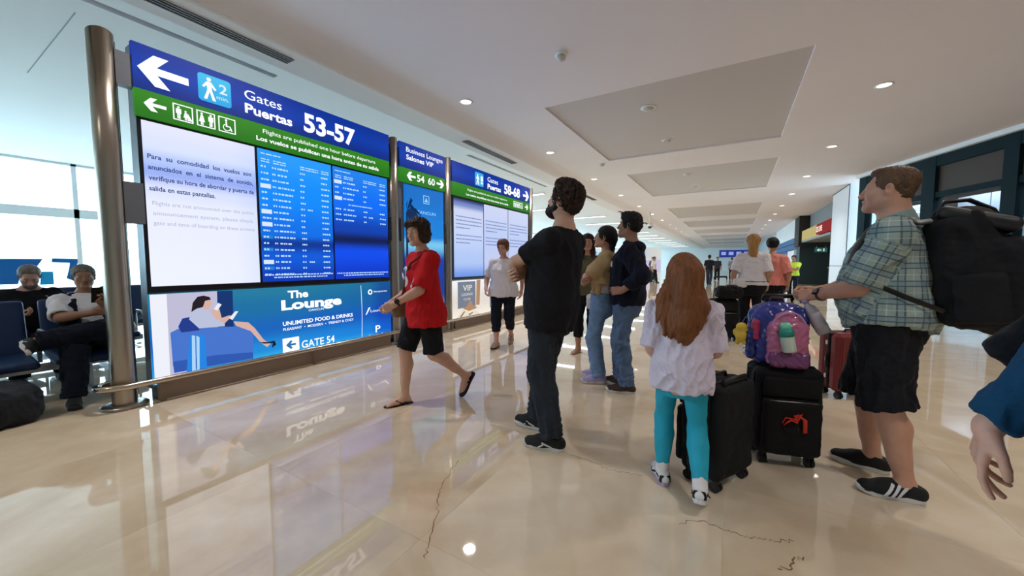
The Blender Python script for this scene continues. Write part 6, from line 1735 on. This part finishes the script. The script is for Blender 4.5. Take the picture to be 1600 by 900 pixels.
for i, (at, fc, H, sec, c1, c2, lab) in enumerate(far):
    p = Person('person', lab, at, fc, H, sec, ('tan', 'brown', 'pink')[i % 3], hf=.012, hb=.02, hand_h=.010, LL=dict(to=(-.09, .14, .08)), RL=dict(to=(.09, -.12, .10)))
    p.body(); p.top('shirt', c1, sleeve=.5, h=.018, amp=0, seed=i); p.bottoms('trousers', c2, h=.018, amp=0, seed=i)
    for sd in 'LR': p.shoe(sd, S_black, S_rub, h=.012)
    p.hair([p.cap(.014), ell(p.hp(0, -.05, .0), vec(.08, .07, .09), p.hR)], (H_black, H_brown, H_mid)[i % 3], h=.014, amp=0)
# ------------------------------------------------------------------ luggage
M_lug = mat('black_nylon', rgb(20, 20, 23), .8, bump=.35, bscale=350, spec=.3); M_lug2 = mat('black_trim', rgb(12, 12, 14), .5); M_chrome = mat('handle_chrome', rgb(190, 192, 196), .22, metal=1)
M_wine = mat('wine_shell', rgb(112, 34, 34), .35, spec=.5)
def wheel(parent, x, y, r=.028, w=.022, name='wheel'):
    M4 = Matrix.Translation((x, y, r)) @ Matrix.Rotation(radians(90), 4, 'Y')
    o = MB().cyl((0, 0), r, -w, -.004, 16, 0, None, 1, 1, M4).cyl((0, 0), r, .004, w, 16, 0, None, 1, 1, M4).build(name, M_lug2, parent)
    MB().box(x-w*1.1, x+w*1.1, y-.012, y+.016, r*.9, r*2+.012, 0, None, .004).build('fork', M_lug2, o)
    return o
def soft_case(name, label, at, rz, w, d, h, tilt=0, group=None):
    """upright soft-sided case: local x = width, local y = depth (front at -y)"""
    t = thing(name, label, 'suitcase', (at[0], at[1], 0), rz, group)
    z0 = .062
    soft('shell', [rbox((0, 0, z0+h/2), (w/2, d/2, h/2), .045)], .012, M_lug, t, 1, .004, 5, 3)
    soft('front_pocket', [rbox((0, -d/2-.012, z0+h*.36), (w/2*.88, .028, h*.31), .025)], .010, M_lug, t, 1, .003, 6, 4)
    soft('front_pocket', [rbox((0, -d/2-.006, z0+h*.80), (w/2*.86, .022, h*.11), .02)], .010, M_lug, t, 1)
    b = MB()
    for s in (-1, 1):
        yy = s*d*.22
        pts = [(-w/2+.03, yy, z0+.01), (-w/2-.004, yy, z0+.05), (-w/2-.004, yy, z0+h-.05), (-w/2+.04, yy, z0+h+.004), (w/2-.04, yy, z0+h+.004), (w/2+.004, yy, z0+h-.05), (w/2+.004, yy, z0+.05), (w/2-.03, yy, z0+.01)]
        MB().tube(pts, .006, 8).build('piping', M_lug2, t)
    MB().tube([(-.07, 0, z0+h-.002), (-.06, 0, z0+h+.03), (.06, 0, z0+h+.03), (.07, 0, z0+h-.002)], .011, 8, flat=.7).build('carry_handle', M_lug2, t)
    MB().tube([(-w*.35, -d/2-.034, z0+h*.655), (w*.35, -d/2-.034, z0+h*.655)], .004, 6).build('zip', M_chrome, t)
    for sx in (-1, 1):
        for sy in (-1, 1): wheel(t, sx*(w/2-.05), sy*(d/2-.045))
    return t
def telescope(t, w, y, z0, z1):
    for s in (-1, 1): MB().cyl((s*w, y), .009, z0, z1, 10).build('handle_tube', M_chrome, t)
    MB().tube([(-w, y, z1-.005), (-w+.004, y, z1+.02), (w-.004, y, z1+.02), (w, y, z1-.005)], .015, 10).build('grip', M_lug2, t)
# girl's case: its broad side faces lower left, handle end away
caseA = soft_case('suitcase', 'plain black soft suitcase standing right beside the girl', (-.05, 2.46), radians(62+180), .37, .25, .54)
telescope(caseA, .11, .09, .55, .60)
# case B with the kids' backpack on top
caseB = soft_case('suitcase', 'black soft suitcase with red ribbon, clear backpack on top, held by the plaid man', (.30, 2.93), radians(16), .36, .25, .56)
M_rib = mat('red_ribbon', rgb(232, 62, 40), .6)
b = MB()
y = -.125-.045
for pts in ([(-.06, y, .30), (-.045, y-.006, .335), (.0, y-.010, .33), (.012, y-.006, .31)], [(.012, y-.006, .31), (.03, y-.012, .35), (.055, y-.008, .325), (.06, y-.004, .25)], [(.012, y-.006, .31), (-.02, y-.010, .325), (-.055, y-.004, .29)], [(.012, y-.008, .315), (.0, y-.014, .35), (.03, y-.012, .37), (.012, y-.006, .33)]):
    MB().tube(pts, .012, 8, flat=.35, up=(0, 0, 1)).build('ribbon', M_rib, caseB)
telescope(caseB, .085, .135, .50, 1.03)
# the clear backpack
bp = thing('clear_backpack', 'clear pink and blue backpack with a mint bottle sitting on the black suitcase', 'backpack', (.26, 2.90, .625), radians(10))
M_pinkv = mat('clear_pink_vinyl', rgb(206, 120, 158), .15, trans=.0, alpha=.86, spec=.6, bump=.25, bscale=14)
M_bluev = mat('clear_blue_vinyl', rgb(52, 60, 142), .2, alpha=.92, spec=.6, bump=.25, bscale=14)
M_purp = mat('purple_vinyl', rgb(118, 62, 112), .25, spec=.6, bump=.3, bscale=18)
soft('main_body', [rbox((0, .02, .185), (.155, .085, .185), .07), ell((0, .02, .30), (.13, .08, .09), None, .05)], .008, M_bluev, bp, 1, .010, 7, 5)
soft('front_pocket', [rbox((.03, -.075, .14), (.105, .045, .135), .04), ell((.03, -.06, .27), (.085, .05, .08), None, .04)], .007, M_pinkv, bp, 1, .008, 9, 6)
soft('lower_pocket', [rbox((.035, -.095, .055), (.105, .04, .052), .03)], .007, M_purp, bp, 1, .006, 12, 7)
soft('side_pocket', [rbox((-.155, -.005, .13), (.028, .06, .10), .025)], .007, mat('navy_vinyl', rgb(34, 44, 110), .25), bp, 1, .005, 9)
soft('side_pocket', [rbox((-.135, -.04, .22), (.02, .03, .07), .02)], .007, mat('pink_vinyl_dark', rgb(170, 46, 86), .3), bp, 1, .005, 9)
for s in (-1, 1): MB().tube([(s*.06, .10, .36), (s*.10+.05, .15, .34), (s*.10+.08, .17, .22), (s*.10+.05, .13, .06)], .028, 8, flat=.3).build('shoulder_strap', mat('plum_strap', rgb(70, 40, 50), .6), bp)
MB().tube([(-.04, .06, .38), (-.03, .06, .42), (.03, .06, .42), (.04, .06, .38)], .009, 8).build('top_loop', mat('plum_strap', rgb(70, 40, 50), .6), bp)
MB().tube([(.03+.10*cos(a), -.088-.02*abs(sin(a)), .19+.155*sin(a)) for a in np.linspace(-.2, pi+.2, 20)], .005, 6).build('zip', mat('lilac_zip', rgb(186, 150, 196), .4), bp)
bt = thing('mint_bottle', 'mint green lidded bottle in the front of the clear backpack', 'bottle', (.31, 2.775, .735), radians(10))
Mt = Matrix.Rotation(radians(-10), 4, 'Y')
MB().lathe([(.001, 0), (.034, 0), (.037, .008), (.037, .095), (.034, .105)], n=20, M=Mt).build('body', mat('bottle_pale', rgb(206, 220, 206), .35), bt)
MB().lathe([(.039, .095), (.039, .128), (.030, .140)], n=20, M=Mt).build('collar', mat('mint_dark', rgb(40, 150, 140), .35), bt)
MB().lathe([(.030, .138), (.030, .165), (.022, .176), (.001, .178)], n=20, M=Mt).build('cap', mat('mint', rgb(120, 214, 180), .35), bt)
# plush charm
pl = thing('plush_charm', 'small yellow plush charm hanging from the side of the clear backpack', 'toy', (.06, 2.84, .80))
M_yel = mat('yellow_plush', rgb(222, 182, 70), .9, bump=.5, bscale=200)
soft('body', [ell((0, 0, 0), (.036, .032, .042)), ell((0, 0, .055), (.032, .03, .03), None, .015), ell((-.035, 0, .02), (.014, .014, .022), None, .01), ell((.035, 0, .02), (.014, .014, .022), None, .01), ell((-.02, 0, -.045), (.015, .018, .018), None, .01), ell((.02, 0, -.045), (.015, .018, .018), None, .01)], .004, M_yel, pl, 1)
MB().tube([(0, 0, .08), (.02, .01, .12), (.05, .03, .13)], .003, 6).build('cord', mat('cord_blue', rgb(70, 110, 170), .6), pl)
# water bottle in the plaid man's hand
P = man_plaid; wt = thing('water_bottle', 'clear water bottle with printed label hanging from the plaid man\'s hand', 'bottle', tuple(P.root.location), P.root.rotation_euler.z)
h = P.arm['L']['w']+vec(.0, .055, -.045)
Mb = Matrix.Translation(Vector(h)) @ Matrix.Rotation(radians(-30), 4, 'X') @ Matrix.Rotation(radians(4), 4, 'Y')
MB().lathe([(.013, 0), (.014, -.02), (.034, -.05), (.037, -.07), (.037, -.20), (.034, -.215), (.012, -.218)], n=20, M=Mb).build('body', mat('bottle_plastic', rgb(196, 192, 206), .15, alpha=.80, spec=.6), wt)
MB().lathe([(.0376, -.085), (.0376, -.175)], n=20, M=Mb).build('label_wrap', mat('bottle_label', rgb(206, 202, 214), .4), wt)
MB().lathe([(.015, .012), (.016, .0), (.016, -.014)], n=16, M=Mb).build('cap', mat('bottle_cap', rgb(170, 160, 190), .4), wt)
b = MB()
for i, z in enumerate((-.10, -.115, -.13, -.145, -.158)):
    a = radians(205+4*i)
    b.box(-.004, .004, -.0008, .0004, z-.004, z+.006, 0, Mb @ Matrix.Rotation(a, 4, 'Z') @ Matrix.Translation((0, -.0385, 0)))
o = b.build('label_marks', mat('label_ink', rgb(120, 112, 140), .5), wt); o['kind'] = 'stuff'
# black travel backpack on the plaid man
kb = thing('travel_backpack', 'large black backpack worn by the man in the plaid shirt', 'backpack', tuple(P.root.location), P.root.rotation_euler.z)
T = P.T; q = lambda x, y, z: P.pel+T@vec(x, y, z)
qb = lambda x, y, z: q(x, y+.045, z)
bR = T@rotx(radians(-6))
soft('main_body', [rbox(qb(0, -.315, .25), (.185, .115, .285), .08, bR), rbox(qb(0, -.44, .18), (.175, .115, .225), .08, bR, .05), ell(qb(0, -.30, .50), (.16, .10, .06), bR, .06)], .011, M_lug, kb, 1, .010, 5, 8)
soft('front_pocket', [rbox(qb(0, -.555, .13), (.14, .04, .14), .035, bR, .02)], .010, M_lug, kb, 1, .006, 6, 9)
soft('side_pocket', [rbox(qb(-.19, -.36, .12), (.025, .09, .12), .022, bR, .02)], .010, M_lug, kb, 1, .005, 6, 9)
MB().tube([qb(-.03, -.20, .53), qb(-.03, -.24, .60), qb(.0, -.32, .605), qb(.03, -.40, .55), qb(.03, -.44, .46)], .014, 8, flat=.6).build('grab_handle', M_lug2, kb)
soft('lid', [rbox(qb(0, -.345, .50), (.165, .14, .035), .03, bR@rotx(radians(26)), .02)], .010, M_lug2, kb, 1)
from mathutils.bvhtree import BVHTree
_sm = [c for c in P.root.children if c.name.startswith('plaid_shirt')][0].data
shirt_tree = BVHTree.FromPolygons([v.co.copy() for v in _sm.vertices], [tuple(f.vertices) for f in _sm.polygons])
for s in (-1, 1):
    path = [q(s*.10, -.20, .50), q(s*.125, -.10, .515), q(s*.135, .0, .505), q(s*.142, .085, .44), q(s*.165, .135, .35), q(s*.20, .13, .27), q(s*.24, .06, .20), q(s*.24, -.07, .12), q(s*.19, -.21, .05)]
    dense = []
    for i in range(len(path)-1):
        for t in (0, .25, .5, .75): dense.append(path[i]*(1-t)+path[i+1]*t)
    dense.append(path[-1]); n = len(dense); pts = []
    for i, c in enumerate(dense):
        loc, nor, _, _ = shirt_tree.find_nearest(Vector(c))
        w = 1 if 2 < i < n-5 else 0
        pts.append(loc+nor*.009 if w else Vector(c))
    pts = [pts[0]]+[(pts[i-1]+pts[i]*2+pts[i+1])/4 for i in range(1, n-1)]+[pts[-1]]
    wd = [float(np.interp(i, [0, 14, 20, 26, n], [.034, .034, .028, .015, .014])) for i in range(n)]
    MB().tube(pts, wd, 10, flat=.26, up=tuple(shirt_tree.find_nearest(pts[0])[1])).build('shoulder_strap', M_lug2, kb)
MB().box(-.012, .012, -.006, .006, -.006, .006, 0, Matrix.Translation(Vector(q(-.06, -.20, .54)))).build('buckle', M_chrome, kb)
# wine red hard case behind the man
rc = thing('hard_suitcase', 'wine red hard-shell suitcase standing behind the legs of the plaid man', 'suitcase', (.98, 4.66, 0), radians(28))
b = MB().box(-.21, .21, -.125, -.012, .07, .62, 0, None, .035).build('shell', M_wine, rc); MB().box(-.21, .21, .012, .125, .07, .62, 0, None, .035).build('shell', M_wine, rc)
MB().box(-.205, .205, -.014, .014, .075, .615, 0, None, .01).build('zip_band', M_lug2, rc)
for i in range(5): MB().box(-.16+i*.08-.008, -.16+i*.08+.008, -.132, -.122, .12, .57, 0, None, .004).build('rib', M_wine, rc)
MB().tube([(-.213, -.03, .42), (-.235, -.03, .41), (-.235, -.03, .30), (-.213, -.03, .29)], .009, 8).build('side_handle', M_lug2, rc)
for z in (.2, .36, .52): MB().box(-.216, -.208, -.012, .012, z-.02, z+.02).build('latch', M_chrome, rc)
MB().tube([(-.06, 0, .615), (-.05, 0, .64), (.05, 0, .64), (.06, 0, .615)], .010, 8).build('carry_handle', M_lug2, rc)
for sx in (-1, 1):
    for sy in (-1, 1): wheel(rc, sx*.15, sy*.085, .03)
# trolley case of the two women
tc = soft_case('suitcase', 'tall black suitcase with a lavender bag wheeled by the blond woman', (-.12, 7.05), radians(25), .40, .26, .62)
telescope(tc, .10, .14, .66, 1.02)
soft('lavender_bag', [rbox((-.235, -.02, .42), (.035, .10, .22), .03)], .010, mat('lavender_nylon', rgb(150, 146, 210), .6), tc, 1, .006, 6)
t = thing('black_duffel', 'black duffel bag lying on top of the tall suitcase of the blond woman', 'bag', (-.05, 6.98, .70), radians(25))
soft('body', [rbox((0, 0, .1), (.2, .12, .10), .08)], .012, M_lug, t, 1, .01, 5)
MB().tube([(-.08, -.11, .12), (-.07, -.09, .22), (.07, -.09, .22), (.08, -.11, .12)], .009, 8).build('handle', M_lug2, t)
# black roller behind the near pole
rb = soft_case('suitcase', 'black roller suitcase parked behind the near steel pole', (-5.62, 1.72), radians(88), .36, .24, .56)
telescope(rb, .085, .10, .6, 1.06)
# backpack on the floor by the seats
fb = thing('floor_backpack', 'dark navy backpack lying on the floor before the seats', 'backpack', (-4.88, .33, 0), radians(100))
M_fb = mat('dark_navy_nylon', rgb(18, 24, 36), .7, bump=.3, bscale=250)
soft('main_body', [rbox((0, 0, .15), (.29, .18, .165), .11), ell((.06, .02, .22), (.2, .13, .10), None, .06), ell((-.12, -.02, .2), (.14, .13, .12), None, .06)], .010, M_fb, fb, 1, .014, 4.5, 8)
soft('front_pocket', [rbox((.03, .155, .12), (.17, .04, .09), .04, None, .02)], .010, M_fb, fb, 1, .008, 6)
MB().tube([(-.25, .03, .20), (-.31, .05, .24), (-.30, .0, .27), (-.22, 0, .25)], .013, 8, flat=.6).build('grab_handle', M_fb, fb)
MB().tube([(-.12, .10, .28), (.0, .17, .30), (.14, .17, .26), (.22, .12, .16)], .022, 8, flat=.4).build('shoulder_strap', M_fb, fb)
MB().tube([(-.15, .172, .20), (.0, .198, .215), (.15, .19, .205)], .004, 6).build('zip', mat('zip_grey', rgb(120, 126, 134), .4, metal=.6), fb)
MB().box(.02, .09, .197, .203, .12, .16).build('badge', mat('badge_tan', rgb(150, 116, 86), .6), fb)
# black tote of the passer-by at the edge
Pp = passer; tb = thing('tote_bag', 'black tote bag corner carried by the passer-by at the right edge', 'bag', tuple(Pp.root.location), Pp.root.rotation_euler.z)
c = vec(.245, .07, 1.065)
R_ = rotx(radians(38))
soft('body', [rbox(c, (.055, .115, .115), .018, R_)], .006, C_black, tb, 1, .006, 7)
MB().tube([c+R_@vec(0, -.08, .11), c+vec(0, -.10, .25), c+vec(-.02, -.12, .36)], .012, 8, flat=.5).build('handle', C_black, tb)
